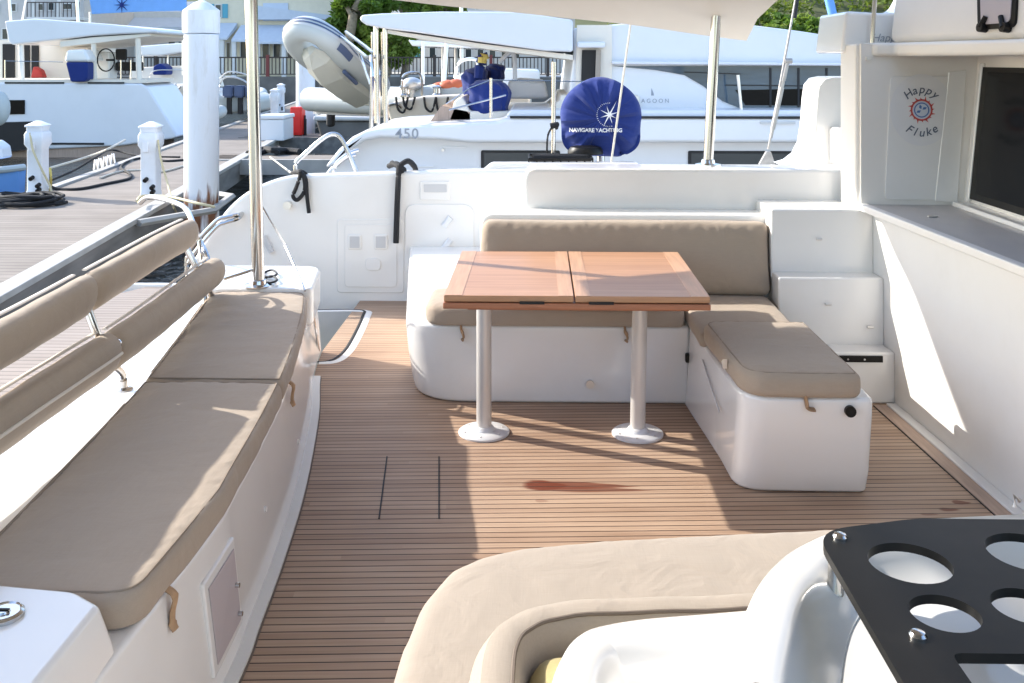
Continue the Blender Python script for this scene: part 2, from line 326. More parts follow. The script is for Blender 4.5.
# ------------------------------------------------------------------ object helpers
def root_of(o):
    while o.parent: o = o.parent
    return o
def obj(name, bm, m, parent=None, bevel=0.0, bseg=3, smooth=True, label=None):
    me = bpy.data.meshes.new(name)
    if isinstance(bm, bmesh.types.BMesh):
        bmesh.ops.recalc_face_normals(bm, faces=bm.faces)
        if parent is not None: bmesh.ops.translate(bm, verts=bm.verts, vec=-root_of(parent).location)
        bm.to_mesh(me); bm.free()
    else:
        me = bm; me.name = name
        if parent is not None: me.transform(Matrix.Translation(-root_of(parent).location))
    me.materials.clear(); me.materials.append(m)
    o = bpy.data.objects.new(name, me); COL.objects.link(o)
    if parent is not None: o.parent = parent
    if smooth:
        me.polygons.foreach_set('use_smooth', [True] * len(me.polygons)); 
        if hasattr(me, 'set_sharp_from_angle'): me.set_sharp_from_angle(angle=rad(38))
    if bevel:
        b = o.modifiers.new('bevel', 'BEVEL'); b.width = bevel; b.segments = bseg; b.limit_method = 'ANGLE'; b.angle_limit = rad(35)
        me.polygons.foreach_set('use_smooth', [True] * len(me.polygons))
        w = o.modifiers.new('wn', 'WEIGHTED_NORMAL'); w.keep_sharp = False
        at = me.attributes.get('sharp_edge')
        if at: me.attributes.remove(at)
    if label: o['label'] = label
    return o
def tag(o, label, cat, group=None):
    o['label'] = label; o['category'] = cat
    if group: o['group'] = group
    return o
def thing(name, label, cat, loc=(0, 0, 0), group=None):
    o = bpy.data.objects.new(name, None); COL.objects.link(o); o.location = loc; o.empty_display_size = 0.1
    return tag(o, label, cat, group)
def struct(name, bm, m, **kw):
    o = obj(name, bm, m, **kw); o['kind'] = 'structure'; return o
def dup(root, loc, rotz=0.0, label=None, scale=None):
    r = root.copy(); COL.objects.link(r); r.location = loc; r.rotation_euler = (0, 0, rotz)
    if scale: r.scale = scale
    if label: r['label'] = label
    for ch in list(root.children):
        c = ch.copy(); COL.objects.link(c); c.parent = r
        for g in list(ch.children):
            d = g.copy(); COL.objects.link(d); d.parent = c
    return r
def baked(me_obj):
    dg = bpy.context.evaluated_depsgraph_get(); ev = me_obj.evaluated_get(dg)
    me = bpy.data.meshes.new_from_object(ev); d = me_obj.data; bpy.data.objects.remove(me_obj)
    return me
def curve_mesh(splines, depth):
    """flat filled shape with holes (2-D splines), thickness depth, centred on z=0"""
    cu = bpy.data.curves.new('c', 'CURVE'); cu.dimensions = '2D'; cu.fill_mode = 'BOTH'; cu.extrude = depth / 2
    for s in splines:
        sp = cu.splines.new('POLY'); sp.points.add(len(s) - 1); sp.use_cyclic_u = True
        for p, q in zip(sp.points, s): p.co = (q[0], q[1], 0, 1)
    o = bpy.data.objects.new('c', cu); COL.objects.link(o); return baked(o)
def text_mesh(txt, size, depth=0.0, spacing=1.0, shear=0.0, align='CENTER', thick=0.0):
    cu = bpy.data.curves.new('t', 'FONT'); cu.body = txt; cu.size = size; cu.extrude = depth; cu.align_x = align; cu.align_y = 'CENTER'
    cu.space_character = spacing; cu.shear = shear; cu.offset = thick
    o = bpy.data.objects.new('t', cu); COL.objects.link(o); return baked(o)
def map_mesh(me, fn):
    n = len(me.vertices); a = np.empty(n * 3); me.vertices.foreach_get('co', a); a = a.reshape(-1, 3); a = np.array(fn(a)); me.vertices.foreach_set('co', a.ravel()); me.update(); return me
def arc_text(txt, radius, size, mid, spread, flip=False, shear=0.0, thick=0.0):
    """letters set one by one round a circle in the x-y plane"""
    bm = NB(); n = len(txt)
    for i, ch in enumerate(txt):
        t = (i - (n - 1) / 2) / max(1, n - 1) * spread; a = mid - t if not flip else mid + t
        me = text_mesh(ch, size, shear=shear, thick=thick)
        rot = a - math.pi / 2 if not flip else a + math.pi / 2
        me.transform(Matrix.Translation((radius * math.cos(a), radius * math.sin(a), 0)) @ Matrix.Rotation(rot, 4, 'Z'))
        bm.from_mesh(me)
    return bm

def vnoise(p, scale, seed=0):
    """smooth pseudo-noise from summed sines, p (n,3)"""
    r = np.random.default_rng(seed); out = np.zeros(len(p))
    for k in range(7):
        d = r.normal(size=3) * scale * (0.5 + 0.25 * k); ph = r.uniform(0, 6.28); out += np.sin(p @ d + ph) / (1 + 0.45 * k)
    return out / 3.0
def cushion_mesh(outline, z0, z1, bev=0.03, crown=0.015, wr=0.004, voxel=0.014, seed=1, cr=0.12):
    """stuffed cushion: bevelled prism, remeshed, crowned away from its seams and slightly wrinkled"""
    bm = NB(); slab(bm, outline, z0, z1); bmesh.ops.recalc_face_normals(bm, faces=bm.faces)
    me = bpy.data.meshes.new('c'); bm.to_mesh(me); bm.free(); o = bpy.data.objects.new('c', me); COL.objects.link(o)
    b = o.modifiers.new('b', 'BEVEL'); b.width = bev; b.segments = 4; b.limit_method = 'ANGLE'; b.angle_limit = rad(50)
    r = o.modifiers.new('r', 'REMESH'); r.mode = 'VOXEL'; r.voxel_size = voxel; r.use_smooth_shade = True
    s = o.modifiers.new('s', 'SMOOTH'); s.iterations = 6; s.factor = 0.5
    me2 = baked(o)
    ol = np.array(outline); nx = np.roll(ol, -1, axis=0)
    def f(a):
        p = a[:, None, :2]; d = nx - ol; L = (d ** 2).sum(1) + 1e-12
        t = np.clip(((p - ol) * d).sum(2) / L, 0, 1); q = ol + d * t[..., None]; dist = np.sqrt(((p - q) ** 2).sum(2)).min(1)
        k = np.clip(dist / cr, 0, 1); k = k * (2 - k); top = np.clip((a[:, 2] - (z0 + z1) / 2) / ((z1 - z0) / 2), 0, 1)
        a = a.copy(); a[:, 2] += top * k * crown
        w = vnoise(a * np.array([1, 1, 0.3]), 9.0, seed) * wr + vnoise(a, 28.0, seed + 5) * wr * 0.35
        a[:, 2] += w * top
        ring_ = np.clip(1 - np.abs(dist - 0.035) / 0.035, 0, 1); a[:, 2] += top * ring_ * wr * 0.55 * np.sin(a[:, 0] * 95 + 2 * np.sin(a[:, 1] * 40)) * np.sin(a[:, 1] * 70 + a[:, 0] * 13)
        a[:, 2] -= top * wr * 1.2 * np.clip(vnoise(a * np.array([0.6, 2.2, 1]), 6.0, seed + 9), 0, 1) ** 2
        side = 1 - k; a[:, 0] += vnoise(a, 14.0, seed + 2) * wr * 0.7 * side; a[:, 1] += vnoise(a, 14.0, seed + 3) * wr * 0.7 * side
        return a
    return map_mesh(me2, f)
# ================================================================== OUR OWN BOAT
H0 = (0, 0, 0)
boat = thing('catamaran', 'white catamaran in the foreground whose teak-floored cockpit, benches and cabin surround the table', 'sailing boat', H0)

# bench front curve (plan), near to far
BF = smooth_path([(-0.86, 1.2, 0), (-0.842, 1.9, 0), (-0.845, 2.64, 0), (-0.861, 2.88, 0), (-0.892, 3.29, 0), (-0.95, 3.82, 0), (-1.07, 4.57, 0), (-1.19, 5.14, 0), (-1.25, 5.6, 0)], 5)
BB = smooth_path([(-1.33, 1.2, 0), (-1.345, 1.9, 0), (-1.365, 2.4, 0), (-1.455, 3.46, 0), (-1.575, 4.3, 0), (-1.665, 4.85, 0), (-1.75, 5.6, 0)], 5)
def at_y(curve, y):
    for a, b in zip(curve[:-1], curve[1:]):
        if a.y <= y <= b.y: return a.x + (b.x - a.x) * (y - a.y) / (b.y - a.y)
    return curve[0].x if y < curve[0].y else curve[-1].x
def wallx(y): return 1.68 + (4.82 - y) * 0.05

def moulded(outline_at, zs):
    return loft(NB(), [[Vector((x, y, z)) for x, y in outline_at(t)] for t, z in zs])
def wall2(y): return wallx(y) + 0.052
# --- floor
fl = [(p.x, p.y) for p in BF] + [(-1.25, 6.85), (wall2(6.85), 6.85), (wall2(1.0), 1.0), (-0.8, 1.0)]
floor = struct('floor', slab(NB(), fl, -0.04, 0.0), M['deck'])
bm = NB(); slab(bm, [(wallx(y) - w, y) for y, w in ((1.2, 0.062), (4.80, 0.062))] + [(wallx(y) , y) for y in (4.80, 1.2)], 0.0005, 0.005)
obj('margin_plank', bm, M['teak_strip'], boat)
bm = NB(); slab(bm, [(wallx(y) - w, y) for y, w in ((1.2, 0.0665), (4.80, 0.0665))] + [(wallx(y) - 0.063, y) for y in (4.80, 1.2)], 0.0005, 0.0035)
obj('margin_seam', bm, M['rubber'], boat)
bm = slab(NB(), [(wallx(1.2) + 0.001, 1.2), (wallx(4.81) + 0.001, 4.81), (wall2(4.81) - 0.001, 4.81), (wall2(1.2) - 0.001, 1.2)], 0.0005, 0.012); obj('floor_cove', bm, M['gel_dull'], boat, bevel=0.005)
# hatch seams
def seam(bm, a, b, w=0.006, h=0.0035):
    a = Vector((a[0], a[1], 0)); b = Vector((b[0], b[1], 0)); d = (b - a).normalized(); s = Vector((-d.y, d.x, 0)) * w / 2
    slab(bm, [tuple((a + s).xy), tuple((b + s).xy), tuple((b - s).xy), tuple((a - s).xy)], 0.0005, h)
bm = NB()
for a, b in (((387, 457), (379, 519)), ((439, 457), (439, 519))): seam(bm, P(*a, z=0), P(*b, z=0), 0.005)
obj('hatch_seam', bm, M['rubber'], boat)
# gutter beside the bench and gate track by the far end
bm = NB(); inner = [Vector((p.x - 0.006, p.y, 0)) for p in BF if p.y < 5.2]; outer = [Vector((p.x + 0.036, p.y, 0)) for p in BF if p.y < 5.2]
slab(bm, [tuple(p.xy) for p in inner] + [tuple(p.xy) for p in outer[::-1]], 0.0005, 0.012); obj('floor_moulding', bm, M['gel_dull'], boat)
bm = NB(); o2 = [Vector((p.x + 0.0365, p.y, 0)) for p in BF if p.y < 5.2]; o3 = [Vector((p.x + 0.042, p.y, 0)) for p in BF if p.y < 5.2]
slab(bm, [tuple(p.xy) for p in o2] + [tuple(p.xy) for p in o3[::-1]], 0.0005, 0.004); obj('gutter', bm, M['pipe'], boat)
tr = [P(318, 311, z=0), P(364, 311, z=0), P(367, 317, z=0), P(355, 343, z=0), P(345, 356, z=0), P(334, 362, z=0), P(319, 363, z=0)]
bm = NB(); tube(bm, smooth_path(tr, 4), 0.022, 6, sq=(1, 0.25)); obj('hatch_rim', bm, M['gel_dull'], boat)
bm = NB(); tube(bm, smooth_path([p + Vector((-0.03, 0.01, 0.004)) for p in tr], 4), 0.009, 6, sq=(1, 0.3)); obj('hatch_gasket', bm, M['rubber'], boat)

# --- stern bench moulding
def bench_ring(t): return [(p.x - 0.04 * t - 0.05 * t * max(0, (2.7 - p.y)), p.y) for p in BF] + [(p.x, p.y) for p in BB[::-1]]
bench = obj('stern_bench', moulded(bench_ring, [(0, 0), (0.3, 0.15), (1, 0.395)]), M['gel'], boat, bevel=0.014)
lo = [(p.x - 0.004, p.y) for p in BB]
ledge = slab(NB(), lo + [(-1.98, 5.6), (-1.86, 3.4), (-1.80, 1.2)], -0.35, 0.405)
obj('ledge', ledge, M['gel'], boat, bevel=0.025)
bm = slab(NB(), roundpoly([(at_y(BB, 5.02), 5.02), (at_y(BF, 5.02) - 0.0, 5.02), (-1.25, 5.6), (-1.90, 5.6), (-1.78, 5.02)], [0.02, 0.06, 0.12, 0.05, 0.05]), 0.30, 0.497)
obj('bench_end', bm, M['gel'], boat, bevel=0.02)
# end console bottom left
def con(t):
    k = 0.105 * t
    return roundpoly([(-1.40, 0.9), (-0.85 - k, 0.9), (-0.848 - k, 2.12 - 0.02 * t), (-0.93 - k, 2.175 - 0.02 * t), (-1.38, 2.20)], [0, 0, 0.015, 0.02, 0.02], 4)
obj('end_console', moulded(con, [(0, 0.0), (0.2, 0.2), (0.75, 0.42), (1.0, 0.496)]), M['gel'], boat, bevel=0.012, bseg=3)
# little glazed locker in the bench front
a = P(212, 588, X=-0.80); ly0, ly1 = 2.66, 2.95
def bench_pt(y, z, d=0.0): t = z / 0.395; return Vector((at_y(BF, y) - 0.04 * t - 0.05 * t * max(0, 2.7 - y) + d, y, z))
def onbench(ys, zs, d0, d1):
    bm = NB(); q = [(ys[0], zs[0]), (ys[1], zs[0]), (ys[1], zs[1]), (ys[0], zs[1])]
    prism(bm, [bench_pt(y, z, d0) for y, z in q], (d1 - d0, 0, 0)); return bm
lk = obj('locker_door', onbench((2.52, 2.78), (0.07, 0.315), -0.002, 0.012), M['gel'], boat, bevel=0.006)
obj('door_pane', onbench((2.545, 2.755), (0.093, 0.292), 0.0125, 0.0145), M['pane'], lk)
bm = NB(); 
for z in (0.12, 0.2): cyl(bm, bench_pt(2.735, z, 0.0146), bench_pt(2.735, z, 0.026), 0.007, 10)
obj('door_knob', bm, M['steel'], lk)
for y, z in ((3.95, 0.13), (3.2, 0.2)):
    obj('bench_screw', cyl(NB(), bench_pt(y, z, 0.0), bench_pt(y, z, 0.008), 0.009, 10), M['disc'], boat)
# winch-like cap on the console
c = P(3, 616, z=0.497)
cap = obj('deck_filler', lathe(NB(), (c.x, c.y, 0.496), [(0.042, 0), (0.042, 0.008), (0.036, 0.013), (0.033, 0.010), (0.015, 0.010), (0.013, 0.014)]), M['steel'], boat)
obj('filler_slot', box(NB(), c.x - 0.013, c.x + 0.013, c.y - 0.003, c.y + 0.003, 0.5102, 0.5125), M['black'], cap)

# --- rail that carries the roll pads
def off(curve, d, y): return at_y(curve, y) - d
yl = [1.4, 2.3, 3.0, 3.55, 4.1, 4.6, 4.86]
bm = NB()
LOWR = smooth_path([(-1.62, 1.2, 0.592), (-1.605, 2.2, 0.592), (-1.60, 3.0, 0.592), (-1.595, 3.7, 0.592), (-1.63, 4.4, 0.592), (-1.665, 5.0, 0.592), (-1.68, 5.3, 0.6)], 6)
UPPR = smooth_path([(-1.62, 1.2, 0.81), (-1.625, 2.2, 0.81), (-1.64, 3.0, 0.81), (-1.675, 3.7, 0.815), (-1.73, 4.4, 0.81), (-1.765, 5.0, 0.80), (-1.785, 5.35, 0.795)], 6)
def on(c, y):
    for a_, b_ in zip(c[:-1], c[1:]):
        if a_.y <= y <= b_.y: return a_ + (b_ - a_) * ((y - a_.y) / (b_.y - a_.y))
    return c[0] if y < c[0].y else c[-1]
low = [on(LOWR, y) for y in yl]; upp = [on(UPPR, y) for y in yl] + [on(UPPR, 4.95)]
tube(bm, smooth_path(low, 5), 0.014, 8); obj('lower_rail', bm, M['steel'], boat)
end = smooth_path(upp + [Vector((-1.765, 5.04, 0.75)), Vector((-1.73, 4.99, 0.64)), Vector((-1.70, 4.94, 0.44))], 5)
bm = NB(); tube(bm, end, 0.014, 8); obj('upper_rail', bm, M['steel'], boat)
for y in (2.2, 3.58, 4.8):
    bm = NB(); f = Vector((on(LOWR, y).x - 0.01, y + 0.16, 0.403)); tube(bm, smooth_path([f, f + Vector((0.0, -0.02, 0.07)), on(LOWR, y - 0.02), on(UPPR, y - 0.05)], 6), 0.016, 10)
    lathe(bm, f, [(0.034, 0), (0.034, 0.006), (0.018, 0.012)], 16); obj('rail_post', bm, M['steel'], boat)
for y in (2.24, 3.55):
    p = on(LOWR, y) + Vector((0.045, 0, 0.045)); bm = NB(); tube(bm, [on(LOWR, y) + Vector((0, 0, 0.01)), p], 0.013, 8); ball(bm, p, 0.021, (1, 1, 0.9), 2); obj('rail_joint', bm, M['steel'], boat)
# hoop + grab rails outside
bm = NB(); tube(bm, smooth_path([P(140, 203, Y=5.9), P(150, 197, Y=5.8), P(176, 203, Y=5.6), P(188, 212, Y=5.4), P(198, 237, Y=5.15), P(208, 262, Y=5.0), Vector((-1.71, 4.95, 0.5))], 6), 0.015, 8)
obj('stern_hoop', bm, M['steel'], boat)
for dv in (0, 9):
    bm = NB(); tube(bm, smooth_path([P(186, 266 + dv, Y=6.72), P(190, 250 + dv, Y=6.72), P(215, 222 + dv * 0.7, Y=6.72), P(226, 217 + dv * 0.6, Y=6.72), P(238, 215 + dv * 0.4, Y=6.74), P(243, 213, Y=6.82)], 6), 0.014, 8)
    obj('grab_rail', bm, M['steel'], boat)

# --- roof pole and its twin
def pole(x, y, z0, z1, r=0.034, dx=0.0, dy=0.0):
    bm = NB(); cyl(bm, (x, y, z0), (x + dx, y + dy, z1), r, 22); o = obj('roof_pole', bm, M['steel'], boat)
    obj('pole_foot', lathe(NB(), (x, y, z0), [(r + 0.045, 0), (r + 0.045, 0.006), (r + 0.012, 0.012), (r + 0.008, 0.03), (r + 0.001, 0.034)]), M['steel'], o); return o
p1 = P(258.5, 285, z=0.5); pole(p1.x, p1.y, 0.497, 2.12, 0.033, dx=-0.042)
p2 = P(708, 165, z=1.072); pole(p2.x, p2.y, 1.072, 2.0, 0.029, dx=0.05)
# wires beside the pole
bm = NB(); q = P(260, 203, Y=5.2); tube(bm, [q, P(285, 245, Y=5.35), P(305, 291, z=0.5)], 0.006, 6)
obj('gate_wire', bm, M['steel'], boat)
bm = NB(); tube(bm, [P(224, 279, z=0.56), P(252, 270, z=0.58)], 0.008, 6); obj('gate_pin', bm, M['steel'], boat)
bm = NB()
for dv in (0, 6): tube(bm, smooth_path([P(263, 273 + dv, z=0.5), P(272, 270 + dv, z=0.51), P(277, 274 + dv, z=0.515), P(270, 277 + dv, z=0.51), P(264, 276 + dv, z=0.5)], 4), 0.006, 6)
obj('cleat', bm, M['rubber'], boat)
bm = NB(); tube(bm, smooth_path([P(311, 296, z=0.45), P(314, 320, z=0.3), P(319, 352, z=0.02)], 4), 0.007, 6); obj('drop_wire', bm, M['steel'], boat)

# --- far hull with its inner side facing the cockpit
YW = 6.8
def W(u, v): return P(u, v, Y=YW)
top = [W(178, 288), W(192, 262), W(210, 232), W(228, 208), W(247, 192), W(268, 182), W(292, 176), (W(330, 174)), W(400, 172), W(520, 169), Vector((1.5, YW, 0.93)), Vector((4.5, YW, 0.98))]
top = smooth_path(top, 4)
pts = [Vector((p.x, YW, p.z)) for p in top] + [Vector((4.5, YW, -1.05)), Vector((-2.9, YW, -1.05)), Vector((-2.95, YW, -0.2))]
r1 = [p.copy() for p in pts]
def hrow(y, dz, dx=0.0): return [Vector((p.x + dx, y, p.z - (dz if p.z > -0.3 else 0))) for p in pts]
hull = obj('hull_side', loft(NB(), [hrow(YW, 0), hrow(YW + 0.10, 0.0), hrow(YW + 0.25, 0.035), hrow(YW + 0.6, 0.13), hrow(YW + 1.25, 0.36, 0.05)]), M['gel'], boat, bevel=0.03, bseg=4)
yw = YW - 0.002
def panel(name, u0, v0, u1, v1, r, d0, d1, m, parent=None, bev=0.006):
    a = W(u0, v0); b = W(u1, v1); q = roundpoly([(a.x, a.z), (b.x, a.z), (b.x, b.z), (a.x, b.z)], r)
    return obj(name, prism(NB(), [(x, YW - d0, z) for x, z in q], (0, -(d1 - d0), 0)), m, parent or boat, bevel=bev)
vp = panel('vent_panel', 337, 219, 404, 293, 0.03, -0.005, 0.006, M['gel'])
panel('vent_door', 345, 224, 397, 287, 0.03, 0.0055, 0.012, M['gel'], vp)
for u in (348.5, 374.5):
    fr = panel('vent', u, 234, u + 13.5, 249, 0.012, 0.012, 0.022, M['gel'], vp)
    panel('vent_grille', u + 1.8, 235.8, u + 11.7, 247.4, 0.006, 0.0225, 0.025, M['plaque'], vp)
panel('latch', 366, 258, 381, 270, 0.03, 0.012, 0.02, M['gel_dull'], vp)
dp = panel('side_door', 405, 204, 474, 276, 0.08, -0.005, 0.012, M['gel'])
for v in (221, 243):
    bm = NB(); a = W(444, v + 5); b = W(451, v - 4); 
    tube(bm, [Vector((a.x, YW - 0.02, a.z)), Vector((b.x, YW - 0.02, b.z))], 0.022, 8, sq=(0.6, 1)); obj('turn_latch', bm, M['gel_cool'], dp)
lr = panel('recess_light', 420, 181, 450, 200, 0.015, -0.005, 0.01, M['gel'])
panel('light_lens', 424, 184, 447, 192, 0.008, 0.0105, 0.014, M['plaque'], lr)
obj('drain_plug', cyl(NB(), W(288, 205), W(288, 205) + Vector((0, -0.03, 0)), 0.03, 16), M['alu'], boat)
bm = NB(); tube(bm, [W(264, 236) + Vector((0, -0.01, 0)), W(272, 252) + Vector((0, -0.01, 0))], 0.022, 8, sq=(1, 1)); obj('step_handle', bm, M['plaque'], boat)
# rail hoop on top of it
bm = NB(); yh = 7.15
tube(bm, smooth_path([P(296, 176, Y=yh), P(296, 163, Y=yh), P(305, 154, Y=yh), P(322, 139, Y=yh), P(333, 134, Y=yh), P(342, 140, Y=yh), P(355, 168, Y=yh), P(357, 176, Y=yh)], 6), 0.017, 10)
obj('guard_rail', bm, M['steel'], boat)
bm = NB(); tube(bm, smooth_path([P(332, 178, Y=7.6), P(337, 163, Y=7.6), P(350, 153, Y=7.6), P(359, 150, Y=7.6)], 6), 0.014, 8); obj('guard_rail', bm, M['steel'], boat)
bm = NB(); tube(bm, smooth_path([P(332, 178, Y=7.8), P(335, 167, Y=7.8), P(347, 157, Y=7.8), P(356, 155, Y=7.8)], 6), 0.014, 8); obj('guard_rail', bm, M['steel'], boat)

# swim platform
obj('swim_platform', slab(NB(), [(-1.95, 1.0), (-1.95, 6.78), (-2.75, 6.78), (-2.95, 6.4), (-3.0, 1.0)], 0.02, 0.09), M['platform'], boat)
bm = NB(); box(bm, -3.06, -3.0, 1.0, 6.4, 0.0, 0.11); box(bm, -2.95, -2.0, 6.78, 6.83, 0.0, 0.11); obj('platform_edge', bm, M['gel'], boat, bevel=0.01)
obj('near_transom', slab(NB(), roundpoly([(-1.95, 0.6), (-1.95, 3.3), (-2.2, 3.5), (-3.3, 3.2), (-3.4, 0.6)], 0.1), -0.6, 0.2), M['gel'], boat, bevel=0.04)
bm = NB(); a = P(150, 350, z=0.1); box(bm, a.x - 0.1, a.x + 0.1, a.y - 0.05, a.y + 0.05, 0.09, 0.15); obj('platform_pad', bm, M['fascia'], boat, bevel=0.01)

# --- L sofa moulding
so = roundpoly([(0.73, 4.79), (-0.64, 4.79), (-0.89, 6.79), (0.73, 6.79)], [0, 0.26, 0, 0], 10)
def flare(poly, k0, k1, z0, z1, cx, cy): pass
def sofa_ring(t):
    k = 0.05 * (1 - t)
    return roundpoly([(0.73, 4.79 - 0.012 * t), (-0.655 + k, 4.79 - 0.012 * t), (-0.90 + k * 0.3, 6.79), (0.73, 6.79)], [0, 0.2 + 0.06 * (1 - t), 0, 0], 10)
sofa = obj('sofa_base', moulded(sofa_ring, [(0, 0), (0.35, 0.07), (0.75, 0.2), (1, 0.33), (1, 0.385)]), M['gel'], boat, bevel=0.02)
# catch, latch and drain on the sofa front
fy = 4.776
def onfront(u, v): return P(u, v, Y=fy)
bm = NB(); a = onfront(690, 357); box(bm, a.x - 0.025, a.x + 0.022, fy - 0.03, fy + 0.002, a.z - 0.022, a.z + 0.022); obj('door_catch', bm, M['black'], boat, bevel=0.008)
a = onfront(590, 384); obj('drain_plug', cyl(NB(), a, a + Vector((0, -0.012, 0)), 0.02, 14), M['alu'], boat)
a = onfront(420, 297); bm = NB(); cyl(bm, Vector((-0.66, 5.3, 0.36)), Vector((-0.685, 5.3, 0.36)), 0.02, 12); obj('drain_plug', bm, M['alu'], boat)
# coaming behind the backrest
a = P(480, 212, Y=5.24)
q = roundpoly([(a.x, 0.38), (a.x, 0.853), (1.25, 0.853), (1.25, 0.38)], [0, 0.07, 0, 0], 8)
obj('backrest_shell', prism(NB(), [(x, 5.24, z) for x, z in q], (0, 0.215, 0)), M['gel'], boat, bevel=0.022, bseg=4)
a = P(524, 170, Y=5.46)
q = roundpoly([(a.x, 0.3), (a.x, 1.072), (1.87, 1.072), (1.87, 0.3)], [0, 0.07, 0, 0], 8)
obj('coaming', prism(NB(), [(x, 5.46, z) for x, z in q], (0, 0.27, 0)), M['gel'], boat, bevel=0.022, bseg=4)
bm = NB(); box(bm, a.x + 0.02, 1.87, 5.73, 6.79, 0.3, 0.80); obj('side_deck', bm, M['gel'], boat)
a = P(506, 197, Y=5.8); box_ = NB(); box(box_, a.x - 0.02, a.x + 0.12, 5.58, 6.3, 0.4, 0.86); obj('coaming_step', box_, M['gel'], boat, bevel=0.02)
q = [P(478, 174, Y=6.84), P(491, 163, Y=6.84), P(640, 163, Y=6.84), P(640, 185, Y=6.84), P(478, 185, Y=6.84)]
obj('deck_plinth', prism(NB(), [tuple(p) for p in q], (0, 0.12, 0)), M['gel'], boat, bevel=0.02)

# --- steps to the side deck
def step(y0, y1, z, x0=1.20):
    bm = slab(NB(), [(x0, y0), (wall2(y0) + 0.003, y0), (wall2(y1) + 0.003, y1), (x0, y1)], 0.0 if z < 0.3 else z - 0.36, z)
    return obj('step', bm, M['gel'], boat, bevel=0.012)
step(4.83, 5.02, 0.25); step(4.965, 5.2, 0.584); step(5.10, 5.458, 0.906, 1.195)
bm = NB(); box(bm, 1.46, wallx(4.83) - 0.01, 4.818, 4.8285, 0.205, 0.235); obj('step_hinge', bm, M['black'], boat)
bm = NB()
for x in (1.5, 1.58): cyl(bm, (x, 4.818, 0.22), (x, 4.814, 0.22), 0.005, 8)
obj('hinge_screw', bm, M['steel'], boat)
for u, v, y in ((819, 239, 5.09), (828, 304, 4.955), (870, 327, 4.955)):
    a = P(u, v, Y=y); bm = NB(); tube(bm, [a + Vector((-0.014, -0.006, 0)), a + Vector((0.014, -0.006, 0))], 0.007, 8); obj('step_latch', bm, M['alu'], boat)

# --- block end of the L sofa
def blk(t):
    lo_ = [(0.70, 4.785), (0.754, 4.12), (0.762, 3.835), (1.0, 3.83), (1.267, 3.83), (1.267, 4.785)]; hi_ = [(0.725, 4.785), (0.745, 4.15), (0.775, 3.745), (1.0, 3.735), (1.262, 3.735), (1.262, 4.785)]
    return roundpoly([(a_[0] + (b_[0] - a_[0]) * t, a_[1] + (b_[1] - a_[1]) * t) for a_, b_ in zip(lo_, hi_)], [0, 0.05, 0.13, 0.02, 0.035, 0], 9)
obj('sofa_block', moulded(blk, [(0, 0), (0.5, 0.1), (1, 0.34), (1, 0.40)]), M['gel'], boat, bevel=0.018)
a = P(850, 411, Y=3.73); g = obj('vent_socket', cyl(NB(), a + Vector((0, 0.02, 0)), a + Vector((0, -0.012, 0)), 0.021, 18), M['black'], boat)
a2 = P(718, 363, X=0.715); bm = NB(); cyl(bm, Vector((0.75, a2.y, a2.z)), Vector((0.732, a2.y, a2.z)), 0.022, 3); obj('pull_tab', bm, M['alu'], boat)
bm = NB(); 
tube(bm, [Vector((0.731, 4.42, 0.33)), Vector((0.738, 4.05, 0.23))], 0.004, 6); obj('locker_seam', bm, M['plaque'], boat)

# --- cabin front: low wall, counter, window wall, name panel
wl = [(wall2(y), y) for y in (0.8, 5.3)]
obj('cabin_wall', slab(NB(), wl + [(wall2(5.3) + 0.12, 5.3), (wall2(0.8) + 0.12, 0.8)], 0.0, 0.905), M['gel_dull'], boat, bevel=0.008)
ct = [(wallx(y) - 0.004, y) for y in (0.8, 5.12)] + [(2.3, 5.12), (2.3, 0.8)]
obj('counter', slab(NB(), ct, 0.907, 0.93), M['counter'], boat, bevel=0.004)
bm = slab(NB(), [(wallx(y) - 0.022, y) for y in (0.8, 5.115)] + [(wallx(y) + 0.025, y) for y in (5.115, 0.8)], 0.900, 0.936); obj('counter_lip', bm, M['gel_dull'], boat, bevel=0.006)
for u, v in ((932, 217), (1003, 220)):
    a = P(u, v, z=0.931); bm = NB(); box(bm, a.x - 0.02, a.x + 0.025, a.y - 0.012, a.y + 0.012, 0.931, 0.938); obj('deck_fitting', bm, M['alu'], boat, bevel=0.003)
def win(y, z, d=0.0): return Vector((2.18 + 0.1 * (z - 0.93) - d, y, z))
fr = NB(); prism(fr, [win(5.12, 0.93), win(5.12, 1.75), win(0.8, 1.75), win(0.8, 0.93)], (0.1, 0, 0)); obj('window_wall', fr, M['gel_soft'], boat)
gz = NB(); g4 = [win(5.02, 0.975, 0.0), win(5.02, 1.64, 0.0), win(0.9, 1.64, 0.0), win(0.9, 0.975, 0.0)]; prism(gz, g4, (-0.012, 0, 0)); wo = obj('window', gz, M['black'], boat)
gz = NB(); prism(gz, [win(4.955, 1.01, 0.0125), win(4.955, 1.615, 0.0125), win(0.95, 1.615, 0.0125), win(0.95, 1.01, 0.0125)], (-0.004, 0, 0)); obj('pane', gz, M['glass_dark'], wo)
bm = NB(); box(bm, 2.10, 2.19, 0.9, 5.06, 0.93, 0.955); obj('window_sill', bm, M['gel'], wo, bevel=0.008)
bm = NB(); prism(bm, [win(5.02, 0.96, 0.0), win(5.02, 1.66, 0.0), win(5.05, 1.66, 0.0), win(5.05, 0.96, 0.0)], (-0.02, 0, 0)); obj('window_frame', bm, M['gel'], wo, bevel=0.006)
